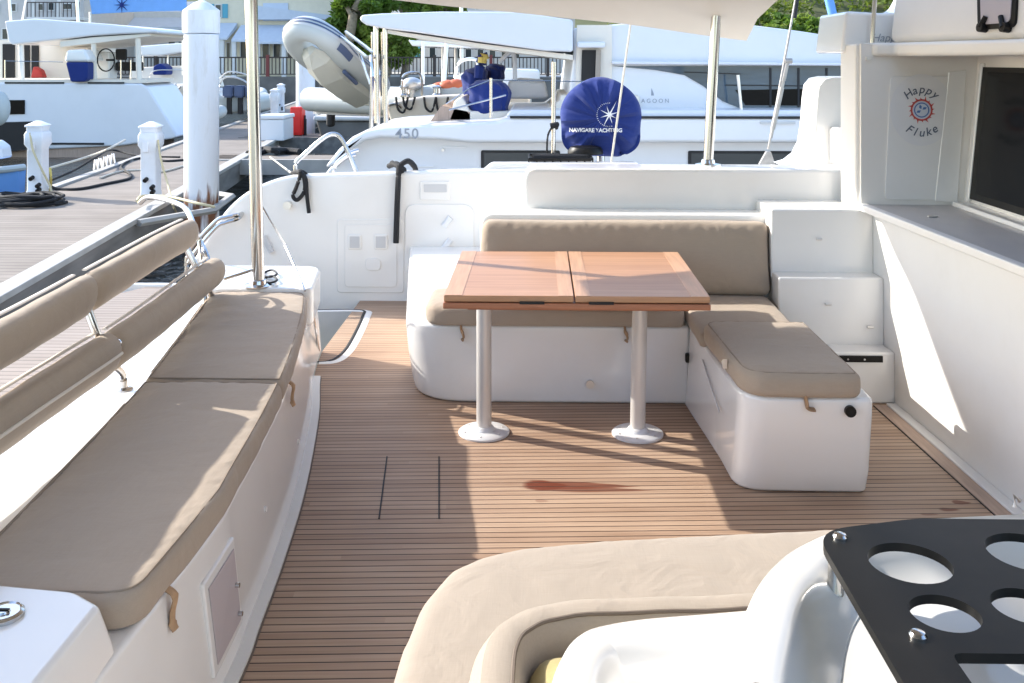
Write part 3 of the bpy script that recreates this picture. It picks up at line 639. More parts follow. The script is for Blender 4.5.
# name panel at the end of the counter
ye = 5.115
pq = roundpoly([(1.69, 0.9), (2.26, 0.9), (2.26, 1.72), (1.69, 1.72)], 0.0)
obj('name_panel', prism(NB(), [(x, ye, z) for x, z in ((1.66, 0.9), (2.3, 0.9), (2.3, 1.76), (1.66, 1.76))], (0, 0.1, 0)), M['gel_soft'], boat)
a = P(890, 76, Y=ye); b = P(952, 200, Y=ye)
q = roundpoly([(a.x, a.z), (b.x + 0.02, a.z), (b.x - 0.03, b.z), (a.x - 0.03, b.z)], 0.03)
obj('name_panel_face', prism(NB(), [(x, ye - 0.001, z) for x, z in q], (0, -0.006, 0)), M['gel_dull'], boat, bevel=0.003)
bm = NB(); q = [P(948, 72, Y=ye), P(966, 70, Y=ye), P(957, 203, Y=ye), P(934, 201, Y=ye)]; prism(bm, q, (0, -0.010, 0)); obj('panel_trim', bm, M['gel'], boat, bevel=0.01)
yt = ye - 0.0085
def decal(me_or_bm, m, name, cx, cz, parent, depth=0.0):
    me = me_or_bm
    if isinstance(me, bmesh.types.BMesh): t = bpy.data.meshes.new('d'); me.to_mesh(t); me.free(); me = t
    me.transform(Matrix.Translation((cx, yt - depth, cz)) @ Matrix.Rotation(math.pi / 2, 4, 'X')); return obj(name, me, m, parent, smooth=False)
cc = P(921.5, 110, Y=yt); RD = 0.078
np_ = obj('name_decal', prism(NB(), [(cc.x + 0.16 * math.cos(t), yt + 0.001, cc.z + 0.185 * math.sin(t)) for t in [2 * math.pi * k / 40 for k in range(40)]], (0, -0.0012, 0)), M['decal'], boat)
decal(arc_text('Happy', 0.105, 0.06, math.pi / 2, rad(82), shear=0.2, thick=0.0006), M['dark_ink'], 'name_lettering', cc.x, cc.z, np_, 0.002)
decal(arc_text('Fluke', 0.118, 0.06, -math.pi / 2, rad(66), flip=True, shear=0.2, thick=0.0006), M['dark_ink'], 'name_lettering', cc.x, cc.z, np_, 0.002)
bm = NB()
for k in range(16):
    t = 2 * math.pi * k / 16; r1 = RD * (0.95 if k % 2 else 0.84); w = 0.11
    pts = [(0.052 * math.cos(t - w), 0.052 * math.sin(t - w), 0), (r1 * math.cos(t + 0.12), r1 * math.sin(t + 0.12), 0), (0.052 * math.cos(t + w), 0.052 * math.sin(t + w), 0)]
    bm.faces.new([bm.verts.new(p) for p in pts])
def ring(bm, r0, r1, n=36):
    A = [bm.verts.new((r0 * math.cos(2 * math.pi * k / n), r0 * math.sin(2 * math.pi * k / n), 0)) for k in range(n)]
    B = [bm.verts.new((r1 * math.cos(2 * math.pi * k / n), r1 * math.sin(2 * math.pi * k / n), 0)) for k in range(n)]
    for k in range(n): bm.faces.new((A[k], A[(k + 1) % n], B[(k + 1) % n], B[k]))
ring(bm, 0.047, 0.056); decal(bm, M['red_ink'], 'sun_emblem', cc.x, cc.z, np_, 0.002)
bm = NB(); bm.faces.new([bm.verts.new((0.046 * math.cos(2 * math.pi * k / 30), 0.046 * math.sin(2 * math.pi * k / 30), 0)) for k in range(30)]); decal(bm, M['pale_ink'], 'emblem_disc', cc.x, cc.z, np_, 0.0018)
bm = NB(); ring(bm, 0.033, 0.039)
for t0 in (0.5, 1.9, 3.6): bm.faces.new([bm.verts.new((r * math.cos(t0 + dt), r * math.sin(t0 + dt), 0)) for r, dt in ((0.004, 0), (0.02, -0.35), (0.03, 0.0), (0.018, 0.5))])
decal(bm, M['blue_ink'], 'emblem_tail', cc.x, cc.z, np_, 0.0024)

# --- post, wing and upper cabin
bm = NB(); a = P(853, 150, Y=5.16); b = P(873, 150, Y=5.16)
obj('corner_post', slab(NB(), roundpoly([(a.x + 0.005, 5.14), (b.x - 0.01, 5.14), (b.x, 5.4), (a.x + 0.005, 5.4)], 0.02), 0.86, 1.76), M['gel_soft'], boat, bevel=0.012)
q = [P(786, 168, Y=5.9), P(797, 165, Y=5.9), P(806, 158, Y=5.9), P(812, 146, Y=5.9), P(815, 128, Y=5.9), P(817, 100, Y=5.9), P(819, 86, Y=5.9), P(825, 79, Y=5.9), P(834, 77, Y=5.9), P(880, 77, Y=5.9), P(880, 168, Y=5.9)]
obj('cabin_fin', prism(NB(), [tuple(p) for p in q], (0, 0.35, 0)), M['gel'], boat, bevel=0.03, bseg=4)
q = [P(845, 168, Y=5.6), P(845, 130, Y=5.6), P(872, 130, Y=5.6), P(872, 168, Y=5.6)]; obj('fin_foot', prism(NB(), [tuple(p) for p in q], (0, 0.32, 0)), M['gel'], boat, bevel=0.02)
q = [P(841, 53, Y=5.3), P(846, 11, Y=5.3), P(880, 13, Y=5.3), P(906, 12, Y=5.3), P(920, 6, Y=5.3), P(930, -12, Y=5.3), P(980, -12, Y=5.3), P(980, 53, Y=5.3)]
wing = obj('roof_wing', prism(NB(), [tuple(p) for p in q], (0, 0.5, 0)), M['gel'], boat, bevel=0.02)
q = [P(853, 53, Y=5.2), P(853, 44, Y=5.2), P(1000, 44, Y=5.2), P(1000, 66, Y=5.2), P(853, 66, Y=5.2)]
tm = text_mesh('Happy', 0.06, shear=0.3); c = P(886, 38, Y=5.296); tm.transform(Matrix.Translation((c.x, 5.2965, c.z)) @ Matrix.Rotation(math.pi / 2, 4, 'X')); obj('wing_lettering', tm, M['grey_ink'], wing, smooth=False)
# upper cabin side (coach roof) with the eave
def ub(y, z): return Vector((1.86 + (5.1 - y) * 0.17 + 0.12 * (z - 1.73), y, z))
bm = NB(); prism(bm, [ub(5.25, 1.76), ub(5.25, 2.6), ub(1.0, 2.6), ub(1.0, 1.76)], (0.5, 0.0, 0)); obj('coach_roof', bm, M['gel_soft'], boat, bevel=0.05, bseg=4)
bm = NB(); slab(bm, [(1.66, 5.3), (1.72, 5.09), (1.82, 5.06), (2.02, 4.0), (2.1, 1.0), (2.5, 1.0), (2.5, 5.3)], 1.695, 1.765); obj('eave', bm, M['gel_soft'], boat, bevel=0.02)
a = P(869, 58, Y=5.11); bm = NB(); box(bm, a.x - 0.015, a.x + 0.015, 5.1, 5.125, a.z - 0.012, a.z + 0.008); obj('clip', bm, M['alu'], boat)
# hatch window in the coach roof
def uf(u, v, d):
    y = 4.3
    for _ in range(6):
        p = P(u, v, Y=y); 
        # intersect with ub plane
        z = p.z; y = 5.1 - (p.x - 1.86 - 0.12 * (z - 1.73)) / 0.17 if abs(p.x) > 0 else y; y = min(max(y, 2.5), 5.2); 
    return P(u, v, Y=y) + Vector((-d, -d * 0.2, 0))
def hit_ub(u, v, d=0.0):
    n = (ub(4, 1.76) - ub(5, 1.76)).cross(ub(5, 2.4) - ub(5, 1.76)).normalized(); o = ub(5, 1.76)
    dr = RC @ Vector(((u - PPX) / F, -(v - PPY) / F, -1.0)); t = (o - CAM).dot(n) / dr.dot(n); p = CAM + dr * t
    if n.dot(CAM - o) < 0: n = -n
    return p + n * d, n
def ubpanel(name, pix, d0, d1, m, parent, bev=0.0):
    ps = [hit_ub(u, v, d0)[0] for u, v in pix]; n = hit_ub(*pix[0])[1]; return obj(name, prism(NB(), ps, n * (d1 - d0)), m, parent, bevel=bev)
def rr(u0, v0, u1, v1, r, n=5): return roundpoly([(u0, v0), (u1, v0 - 1), (u1 - 3, v1 - 1), (u0 + 1, v1 + 1)], r, n)
hw = ubpanel('hatch_window', rr(979, -22, 1020, 29, 8), 0.0, 0.012, M['black'], boat)
ubpanel('hatch_pane', rr(983, -18, 1016, 24, 6), 0.0125, 0.016, M['pane'], hw)
for u in (986, 1009):
    bm = NB(); p, n = hit_ub(u, 28, 0.0); q_, _ = hit_ub(u + (4 if u < 1000 else -4), 17, 0.0); cyl(bm, p, p + n * 0.035, 0.022, 12); tube(bm, [p + n * 0.03, q_ + n * 0.02], 0.012, 8); obj('hatch_dog', bm, M['black'], hw)

# --- cockpit hardtop overhead: edge runs from aft of the stern pole to the side pole
def hard(z0, z1, grow=0.0):
    g = grow; return
top_in = [(-2.15, 5.22, 2.17), (-1.75, 5.33, 2.13), (-1.2, 5.43, 2.06), (-0.56, 5.52, 1.984), (-0.227, 5.65, 1.958), (0.15, 5.75, 1.922), (0.54, 5.85, 1.885), (0.97, 5.94, 1.827), (1.257, 6.0, 1.792)]
bm = NB(); A = []
outer = smooth_path(top_in, 6); 
def beam(p, dz): return p + Vector((0, 0, dz))
# hollow box section: outboard fascia, underside and upper skin stepping in toward the cabin
rings = []
for i, p in enumerate(outer):
    k = i / (len(outer) - 1); yin = -1.2; mid = 2.22 
    rings.append([p, p + Vector((0.02, 0.05, 0.03)), p + Vector((0.03, 0.07, 0.62)), Vector((max(p.x, -1.6), 3.4, 2.95)), Vector((max(p.x, -1.6), yin, 2.95)), Vector((max(p.x, -1.6), yin, 2.25)), Vector((max(p.x, -1.6), 3.4, 2.3)), p + Vector((0.0, -0.3, 0.02 + 0.1 * k))])  # unseen aft end and raised upper skin are shaped for the shade they cast
p = outer[-1]; q = p + Vector((0.08, 0.0, 0.19))
rings.append([q, q + Vector((0.02, 0.05, 0.03)), q + Vector((0.02, 0.06, 0.4)), Vector((q.x, 3.4, 2.9)), Vector((q.x, -1.2, 2.9)), Vector((q.x, -1.2, 2.3)), Vector((q.x, 3.4, 2.35)), q + Vector((0.0, -0.3, 0.05))])
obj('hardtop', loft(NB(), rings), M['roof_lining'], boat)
# ================================================================== LOOSE THINGS ABOARD
def put(name, me, m, label, cat, group=None, parent=None):
    o = obj(name, me, m, parent)
    if label: tag(o, label, cat, group)
    return o
def tab(name, pts, w, parent, m=None, t=0.006):
    """flat strap hanging along pts"""
    bm = NB(); tube(bm, smooth_path(pts, 4), w, 8, sq=(1, t / w)); return obj(name, bm, m or M['strap'], parent)

def inset(ol, d):
    out = []
    for i in range(len(ol)):
        a = Vector(ol[i - 1]); b = Vector(ol[i]); c = Vector(ol[(i + 1) % len(ol)]); t_ = c - a
        if t_.length < 1e-6: out.append(b); continue
        t_.normalize(); n_ = Vector((-t_.y, t_.x)); out.append(b + n_ * d)
    ar = sum(ol[i - 1][0] * ol[i][1] - ol[i][0] * ol[i - 1][1] for i in range(len(ol)))
    return [tuple(p) for p in out] if ar > 0 else [tuple(Vector(o_) * 2 - p) for o_, p in zip(ol, out)]
# bench cushions: far and near, split at Y = 3.72
def bcurve(y0, y1, n=9):
    ys = [y0 + (y1 - y0) * i / (n - 1) for i in range(n)]
    return [(at_y(BB, y) - 0.012, y) for y in ys], [(at_y(BF, y) - 0.028 - 0.05 * max(0, 2.7 - y), y) for y in ys]
def bench_cushion(y0, y1, rr_, label, seed, skew=0.0, tabs=()):
    L, R_ = bcurve(y0, y1); ol = L + R_[::-1]
    rad_ = [0] * len(ol); n = len(L); rad_[0], rad_[n - 1], rad_[n], rad_[-1] = rr_
    ol = roundpoly(ol, rad_, 8)
    t = thing('bench_cushion', label, 'cushion', (at_y(BB, (y0 + y1) / 2) + 0.25, (y0 + y1) / 2, 0.395), 'cushions on the stern bench')
    obj('cover', cushion_mesh(ol, 0.393, 0.478, 0.03, 0.010, 0.0045, 0.0125, seed, 0.16), M['fab'], t)
    bm = NB(); tube(bm, smooth_path([Vector((x - 0.006, y, 0.452)) for x, y in L[1:-1]], 3), 0.006, 6); obj('piping', bm, M['pipe'], t)
    bm = NB(); q = inset(ol, 0.02); tube(bm, [Vector((x, y, 0.4785)) for x, y in q], 0.0032, 6, closed=True); obj('welt', bm, M['welt'], t)
    for y in tabs:
        x = at_y(BF, y) - 0.03 - 0.05 * max(0, 2.7 - y)
        tab('strap', [Vector((x - 0.012, y, 0.405)), Vector((x + 0.012, y, 0.385)), Vector((x + 0.008, y - 0.005, 0.35)), Vector((x + 0.01, y - 0.01, 0.325)), Vector((x + 0.018, y - 0.012, 0.31))], 0.0125, t)
    return t
bench_cushion(3.635, 5.03, (0.03, 0.16, 0.07, 0.03), 'far taupe cushion of the stern bench, its end beside the steel pole', 3, tabs=(3.86,))
bench_cushion(2.16, 3.625, (0.16, 0.03, 0.03, 0.30), 'nearest and larger taupe cushion of the stern bench, tan strap on its front', 4, tabs=(2.34,))

# roll pads on the rail
def roll(d, z, y0, y1, r, sq, label, seed):
    n = 26; path = [on(LOWR if z < 0.7 else UPPR, y0 + (y1 - y0) * i / n) for i in range(n + 1)]
    t = thing('roll_pad', label, 'roll cushion', tuple(path[n // 2] - Vector((0, 0, r))), 'roll pads lashed to the stern rail')
    k = [0.0] * (n + 1); rings = []
    seg = 22
    ext = [(-0.028, 0.55), (-0.02, 0.80), (-0.008, 0.94)]; full = []
    t0 = (path[1] - path[0]).normalized(); t1 = (path[-1] - path[-2]).normalized()
    full = [(path[0] + t0 * 0.0 - t0 * 0.03, 0.35), (path[0] - t0 * 0.026, 0.68), (path[0] - t0 * 0.014, 0.90)] + [(p, 1.0) for p in path] + [(path[-1] + t1 * 0.014, 0.90), (path[-1] + t1 * 0.026, 0.68), (path[-1] + t1 * 0.03, 0.35)]
    for p, s in full:
        tt = (path[-1] - path[0]).normalized(); side, up = frame_of(tt)
        ring_ = []
        for q in range(seg):
            a = 2 * math.pi * q / seg; w = 1 + 0.02 * math.sin(3 * a + p.y * 5 + seed) + 0.015 * math.sin(p.y * 23 + seed * 2 + a)
            # tilted oval like a padded roll
            ex, ey = math.cos(a) * sq[0] * r * s * w, math.sin(a) * sq[1] * r * s * w; tl = rad(30)
            ring_.append(p + side * (ex * math.cos(tl) + ey * math.sin(tl)) + up * (-ex * math.sin(tl) + ey * math.cos(tl)))
        rings.append(ring_)
    obj('cover', loft(NB(), rings), M['fab'], t)
    # zip along the top outer edge and end piping
    bm = NB(); tube(bm, [p + Vector((-0.3 * r, 0, r * sq[1] * 0.93)) for p in path], 0.011, 6, sq=(1, 0.4)); obj('zip', bm, M['zip'], t)
    if z < 0.7:
        bm = NB(); tube(bm, [p + Vector((r * 0.955, 0, 0.22 * r)) for p in path], 0.0065, 6); obj('zip', bm, M['zip'], t) if y0 < 2 else bm.free()
    return t
roll(0.06, 0.625, 3.60, 4.92, 0.075, (0.84, 1.2), 'far lower taupe roll pad on the stern rail, ending beside the steel pole', 1)
roll(0.06, 0.625, 1.4, 3.53, 0.078, (0.84, 1.25), 'near lower taupe roll pad with a pale zip along its front', 2)
roll(0.20, 0.835, 3.60, 4.82, 0.073, (0.80, 1.2), 'far upper taupe roll pad on the outer rail, in front of the water', 3)
roll(0.20, 0.835, 1.3, 3.50, 0.075, (0.80, 1.2), 'near upper taupe roll pad on the outer rail at the left edge', 4)

# sofa cushions
ol = roundpoly([(-0.565, 4.735), (0.70, 4.735), (0.70, 5.16), (-0.565, 5.16)], [0.13, 0.02, 0.02, 0.06], 8)
t = thing('seat_cushion', 'long taupe seat cushion of the sofa, under the wooden table', 'cushion', (0.07, 4.95, 0.385))
obj('cover', cushion_mesh(ol, 0.385, 0.475, 0.034, 0.01, 0.003, 0.015, 8), M['fab'], t)
for u in (461, 625): 
    a = P(u, 326, Y=4.745); tab('strap', [Vector((a.x, 4.75, 0.395)), Vector((a.x, 4.745, 0.375)), Vector((a.x + 0.012, 4.75, 0.335)), Vector((a.x + 0.004, 4.748, 0.315))], 0.02, t)
ol = roundpoly([(0.715, 4.40), (1.185, 4.40), (1.185, 5.16), (0.715, 5.16)], [0.02, 0.02, 0.02, 0.02], 4)
put('corner_cushion', cushion_mesh(ol, 0.385, 0.455, 0.03, 0.01, 0.003, 0.015, 9), M['fab'], 'square taupe corner cushion between the sofa and its block end, below the backrest', 'cushion')
ol = roundpoly([(0.728, 4.47), (0.745, 4.13), (0.765, 3.715), (1.0, 3.705), (1.215, 3.705), (1.205, 4.47)], [0.09, 0.05, 0.16, 0.02, 0.05, 0.03], 9)
t = thing('block_cushion', 'taupe cushion with one cut-off corner lying on the white block end of the sofa', 'cushion', (1.0, 4.1, 0.40))
obj('cover', cushion_mesh(ol, 0.402, 0.494, 0.03, 0.010, 0.003, 0.013, 10), M['fab'], t)
bm = NB(); tube(bm, [Vector((x, y, 0.4945)) for x, y in inset(ol, 0.022)], 0.003, 6, closed=True); obj('welt', bm, M['welt'], t)
tab('strap', [Vector((1.0, 3.725, 0.415)), Vector((1.005, 3.725, 0.39)), Vector((1.01, 3.722, 0.365)), Vector((1.035, 3.722, 0.36))], 0.02, t)
# backrest cushion: built flat then leaned
def lean(me, x0, y0, z0, ang, h):
    # local y (outline) -> height, local z -> toward the viewer
    c, s = math.cos(ang), math.sin(ang)
    def f(a):
        b = np.empty_like(a); b[:, 0] = a[:, 0] + x0; b[:, 2] = z0 + a[:, 1] * c; b[:, 1] = y0 + a[:, 1] * s - a[:, 2]; return b
    return map_mesh(me, f)
ol = roundpoly([(0, 0), (1.50, 0), (1.50, 0.372), (0, 0.372)], [0.03, 0.03, 0.04, 0.06], 6)
me = cushion_mesh(ol, 0.0, 0.105, 0.038, 0.026, 0.0065, 0.0135, 11, 0.10)
t = thing('back_cushion', 'long taupe back cushion leaning against the white shell behind the sofa', 'cushion', (0.45, 5.2, 0.49))
obj('cover', lean(me, -0.31, 5.185, 0.462, rad(9), 0.34), M['fab'], t)
# table
t = thing('cockpit_table', 'wooden folding table with two varnished leaves on two pale round legs', 'table', (0.15, 4.43, 0))
for (x0, x1, sx) in ((-0.389, 0.138, -1), (0.144, 0.688, 1)):
    obj('leaf', box(NB(), x0 , x1, 3.975, 4.90, 0.694, 0.72), M['teak_table'], t, bevel=0.004, bseg=2)
    if sx < 0: ex = [(x0 + 0.0015, x0 + 0.075), (x1 - 0.062, x1 - 0.0015)]
    else: ex = [(x0 + 0.0015, x0 + 0.062), (x1 - 0.075, x1 - 0.0015)]
    for a, b in ex: obj('edging', box(NB(), a, b, 3.977, 4.898, 0.7195, 0.7213), M['teak_edge'], t)
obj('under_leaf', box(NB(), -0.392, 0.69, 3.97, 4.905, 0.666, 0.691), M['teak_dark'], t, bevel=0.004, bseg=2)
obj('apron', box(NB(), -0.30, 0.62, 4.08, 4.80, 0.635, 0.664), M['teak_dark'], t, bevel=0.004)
for x in (-0.03, 0.25): obj('finger_notch', box(NB(), x - 0.05, x + 0.05, 3.966, 3.976, 0.688, 0.698), M['dark'], t)
for u, v in ((484, 430.5), (637.5, 432)):
    c = P(u, v, z=0.01); bm = NB(); cyl(bm, (c.x, c.y, 0.01), (c.x + (0.012 if u > 500 else -0.0), c.y, 0.65), 0.034, 26); l = obj('leg', bm, M['leg'], t)
    bm = lathe(NB(), (c.x, c.y, 0.0), [(0.115, 0.001), (0.115, 0.008), (0.108, 0.013), (0.05, 0.016), (0.042, 0.03), (0.036, 0.034)], 36); obj('floor_flange', bm, M['disc'], l)
    bm = NB()
    for k in range(6): 
        a = 2 * math.pi * k / 6 + 0.4; cyl(bm, (c.x + 0.09 * math.cos(a), c.y + 0.09 * math.sin(a), 0.012), (c.x + 0.09 * math.cos(a), c.y + 0.09 * math.sin(a), 0.0165), 0.005, 8)
    obj('flange_screw', bm, M['alu'], l)

# ------------------------------------------------------------------ foreground lounge and console
zs = 0.46
pix = [(386.7, 683), (400, 639), (420, 594), (447, 564), (479, 549.6), (514, 542), (565, 536.5), (600, 533.5), (700, 528), (830, 522)]
ol = [tuple(P(u, v, z=zs).xy) for u, v in pix]; ol = [(-0.30, 1.0)] + ol + [(1.3, 2.6), (1.3, 1.84), (0.1, 1.75), (-0.10, 1.62), (-0.10, 1.0)]
obj('lounge_base', slab(NB(), [(x + (0.06 if x < -0.15 else 0.0), y - (0.07 if y > 2 else 0)) for x, y in ol], 0.0, 0.36), M['gel'], boat)
t = thing('lounge_pad', 'wide sand coloured seat pad with a rounded corner in the foreground', 'cushion', (0.4, 2.0, 0.36))
obj('cover', cushion_mesh(ol, 0.362, 0.455, 0.04, 0.012, 0.0018, 0.016, 21, 0.2), M['fab_light'], t)
def norms(L):
    out = []
    for i in range(len(L)):
        t_ = L[min(i + 1, len(L) - 1)] - L[max(i - 1, 0)]; t_.z = 0; t_.normalize(); out.append(Vector((t_.y, -t_.x, 0)))
    return out
def sweep(L, prof, jig=None, out=0.0):
    """carry a profile (inward distance, height) along a plan line"""
    nn = norms(L); rings = []
    for i, p in enumerate(L):
        rings.append([Vector((p.x, p.y, 0)) + nn[i] * (d_ - out) + Vector((0, 0, z_ + (jig(i) if jig and z_ > 0.6 else 0))) for d_, z_ in prof])
    return loft(NB(), rings)
def planline(pix, z, first, last, n=5): return [Vector(first)] + smooth_path([Vector((p.x, p.y, 0)) for p in (P(u, v, z=z) for u, v in pix)], n) + [Vector(last)]
# backrest bolster of the near seat, curving round its corner
bp_ = roundpoly([(-0.125, 0.8), (-0.112, 1.785), (1.0, 1.90), (1.0, 3.0), (-3, 3.0), (-3, 0.9)], [0, 0.19, 0, 0, 0, 0], 14)
L = [Vector((x, y, 0)) for x, y in bp_ if x <= 1.0 and y < 2.0 and x > -1]
def dens(L, st=0.03):
    out = [L[0]]
    for a_, b_ in zip(L[:-1], L[1:]):
        k = max(1, int((b_ - a_).length / st)); out += [a_ + (b_ - a_) * (j / k) for j in range(1, k + 1)]
    return out
L = dens(L)
t = thing('backrest_bolster', 'sand bolster with a dark seam along its top, curving round the near seat', 'cushion', (0.2, 1.7, 0.37))
jg = lambda i: 0.0008 * math.sin(i * 1.3) + 0.0011 * math.sin(i * 0.47 + 1)
obj('cover', sweep(L, [(0.0, 0.38), (-0.014, 0.50), (-0.012, 0.61), (0.002, 0.668), (0.022, 0.696), (0.048, 0.703), (0.07, 0.698), (0.082, 0.682), (0.09, 0.64), (0.096, 0.57), (0.10, 0.45), (0.10, 0.38)], jg), M['fab_light'], t)
nn = norms(L); bm = NB(); tube(bm, [p + nn[i] * 0.073 + Vector((0, 0, 0.698 + jg(i))) for i, p in enumerate(L)], 0.0035, 6); obj('seam', bm, M['pipe'], t)
obj('seat_base', slab(NB(), [(0.0, 0.8), (0.0, 1.60), (1.0, 1.70), (1.0, 0.8)], 0.0, 0.40), M['gel'], boat)
put('olive_cushion', cushion_mesh(roundpoly([(-0.035, 0.9), (0.25, 0.9), (0.25, 1.69), (-0.02, 1.68)], 0.05), 0.41, 0.665, 0.05, 0.02, 0.003, 0.016, 23), M['fab_olive'], 'small olive yellow cushion tucked between the bolster and the white moulding', 'cushion')
# white moulding with a sunken tray, then the console
L = planline([(556, 683), (561, 660), (570, 642), (583, 630), (600, 623), (640, 616), (700, 611), (760, 606)], 0.80, (0.022, 0.8, 0), (0.62, 1.60, 0))
mp_ = [(-0.004, 0.40), (-0.002, 0.70), (0.003, 0.775), (0.012, 0.793), (0.026, 0.80), (0.055, 0.80), (0.075, 0.792), (0.092, 0.772), (0.11, 0.742), (0.135, 0.725), (0.16, 0.72), (0.16, 0.40)]
obj('helm_moulding', sweep(L, mp_, None, 0.014), M['gel'], boat)
nn = norms(L); fill = [tuple((p + nn[i] * 0.155).xy) for i, p in enumerate(L)] + [(0.62, 0.8)]
fill = [q for q in fill if q[0] < 0.63]; obj('helm_tray', slab(NB(), [(0.17, 0.8), (0.17, 1.32), (0.22, 1.37), (0.6, 1.42), (0.6, 0.8)], 0.42, 0.722), M['gel'], boat)
zc = 0.95
L = planline([(735, 683), (740, 655), (748, 627), (757, 600), (770, 575), (790, 553), (812, 539), (840, 529), (900, 520), (960, 516), (1024, 513)], zc, (0.222, 0.8, 0), (1.25, 1.66, 0))
cp_ = [(-0.035, 0.42), (-0.022, 0.74), (-0.010, 0.85), (0.0, 0.91), (0.010, 0.938), (0.026, 0.95), (0.062, 0.95), (0.078, 0.944), (0.094, 0.93), (0.112, 0.917), (0.135, 0.911), (0.135, 0.42)]
obj('console', sweep(L, cp_, None, 0.022), M['gel'], boat)
nn = norms(L); fill = [tuple((p + nn[i] * 0.108).xy) for i, p in enumerate(L)] + [(1.25, 0.8)]
obj('console_tray', slab(NB(), fill, 0.44, 0.9095), M['gel'], boat)
# cup holder plate
zp = 1.0
x0, x1, y1, y0 = 0.395, 0.88, 1.455, 0.72
outl = roundpoly([(x0, y0), (x1, y0), (x1, y1 + 0.01), (x0 + 0.16, y1 + 0.008), (x0, y1 - 0.035)], [0, 0.02, 0.07, 0.02, 0.055], 8)
def circ(cx, cy, r, n=40): return [(cx + r * math.cos(2 * math.pi * k / n), cy + r * math.sin(2 * math.pi * k / n)) for k in range(n)]
def hp(u, v): q = P(u, v, z=zp); return q.x, q.y
hl = [circ(*hp(910, 562.5), 0.054), circ(*hp(1028, 552), 0.054), circ(*hp(945, 613), 0.0415), circ(*hp(1027, 606), 0.0415)]
sx, sy = hp(951, 653)
hl.append(roundpoly([(sx, 0.80), (sx + 0.27, 0.80), (sx + 0.27, sy + 0.003), (sx, sy)], 0.012, 4))
t = thing('cup_holder', 'black plastic cup holder plate with round holes, bolted above the white console', 'cup holder', (0.6, 1.2, 0.866))
me = curve_mesh([outl] + hl, 0.012); me.transform(Matrix.Translation((0, 0, zp - 0.006))); obj('plate', me, M['black'], t, bevel=0.0015, bseg=2)
for u, v in ((840, 538), (918, 637)):
    x, y = hp(u, v); obj('screw', lathe(NB(), (x, y, zp), [(0.0105, 0), (0.0105, 0.003), (0.008, 0.006), (0.003, 0.007)], 16), M['steel'], t)
    o = obj('spacer', cyl(NB(), (x - 0.006, y, 0.905), (x - 0.006, y, zp - 0.012), 0.011, 16), M['steel'], t)
x, y = hp(1010, 540); obj('spacer', cyl(NB(), (x + 0.2, y, 0.905), (x + 0.2, y, zp - 0.012), 0.011, 16), M['steel'], t)
x, y = hp(905, 668); obj('spacer', cyl(NB(), (x + 0.01, y, 0.905), (x + 0.01, y, zp - 0.012), 0.011, 16), M['steel'], t)
a = P(1020, 501, X=wallx(3.6)); bm = NB(); tube(bm, [a, a + Vector((-0.02, 0, 0.02)), a + Vector((-0.02, 0, -0.02))], 0.008, 8); obj('wall_latch', bm, M['alu'], boat)

# ------------------------------------------------------------------ ropes on the far hull, round cover, coil, winch bits
def ropes(name, paths, r, m, label, cat, group=None):
    bm = NB()
    for p in paths: tube(bm, smooth_path(p, 6), r, 8)
    return tag(obj(name, bm, m), label, cat, group)
d = lambda u, v, y=6.76: P(u, v, Y=y)
ropes('rope', [[d(296, 174, 7.1), d(299, 171, 6.8), d(300, 176), d(296, 188), d(293, 196), d(297, 200), d(303, 194), d(305, 186), d(303, 175), d(300, 172, 6.8)], [d(303, 174, 6.85), d(306, 180), d(307, 196), d(309, 213)], [d(292, 173, 7.1), d(300, 171, 6.85), d(306, 175, 6.85), d(296, 176, 6.9)]], 0.014, M['rope_black'], 'short black rope knotted round the steel guard rail, its loop hanging down', 'rope')
ropes('rope', [[d(389, 166, 6.95), d(397, 164, 6.85), d(402, 171, 6.8), d(400, 166, 6.8), d(408, 161, 6.85), d(414, 166, 6.95), d(416, 171, 7.1)], [d(392, 163, 6.9), d(400, 167, 6.8), d(404, 170, 6.85)], [d(399, 166, 6.8), d(398, 185), d(397, 210), d(396, 243)]], 0.020, M['rope_black'], 'thick black rope hanging straight down the inner hull side from a cleat', 'rope')
# round blue cover on its stem
cx = P(601, 118, Y=7.3); CR = 0.30
def cov_y(x, z):
    r = math.hypot(x, z) / CR; a = math.atan2(z, x); rip = (0.016 * math.sin(a * 7 + 1.0 + r) + 0.012 * math.sin(a * 13 + 2 * r) + 0.006 * math.sin(a * 29)) * min(1, r * 1.5) + 0.012 * math.sin(x * 34 + z * 11) * max(0, min(1, (-0.05 - z) / 0.06)) - 0.015 * math.exp(-((z + 0.13) / 0.02) ** 2)
    return -0.10 * math.sqrt(max(0, 1 - min(1, r) ** 2.6)) + rip * (1 if r < 1 else 0)
rings = []; nseg = 96
for kk in range(1, 15):
    r = kk / 14; rg = []
    for s in range(nseg):
        a = 2 * math.pi * s / nseg; R1 = CR * (1 + 0.012 * math.sin(5 * a)); x = R1 * r * math.cos(a); z = R1 * r * math.sin(a)
        if z < 0:
            zn = min(1, -z / (CR * r)); x = math.copysign(R1 * r * (1 - zn ** 3.4) ** (1 / 3.4), x) * (1 + 0.012 * math.sin(a * 7)); z = z * 0.97
        z = max(z, -0.28 + 0.012 * math.sin(a * 14)); rg.append((cx.x + x, cx.y + cov_y(x, z), cx.z + z))
    rings.append(rg)
back = [(x, cx.y + 0.12, z) for x, y, z in rings[-1]]; back2 = [(cx.x + (x - cx.x) * 0.6, cx.y + 0.16, cx.z + (z - cx.z) * 0.6) for x, y, z in rings[-1]]
t = thing('round_cover', 'navy blue fabric cover, round and creased with a white star, standing on the side deck', 'cover', (cx.x, cx.y, 1.0))
obj('cover', loft(NB(), rings + [back, back2]), M['blue'], t)
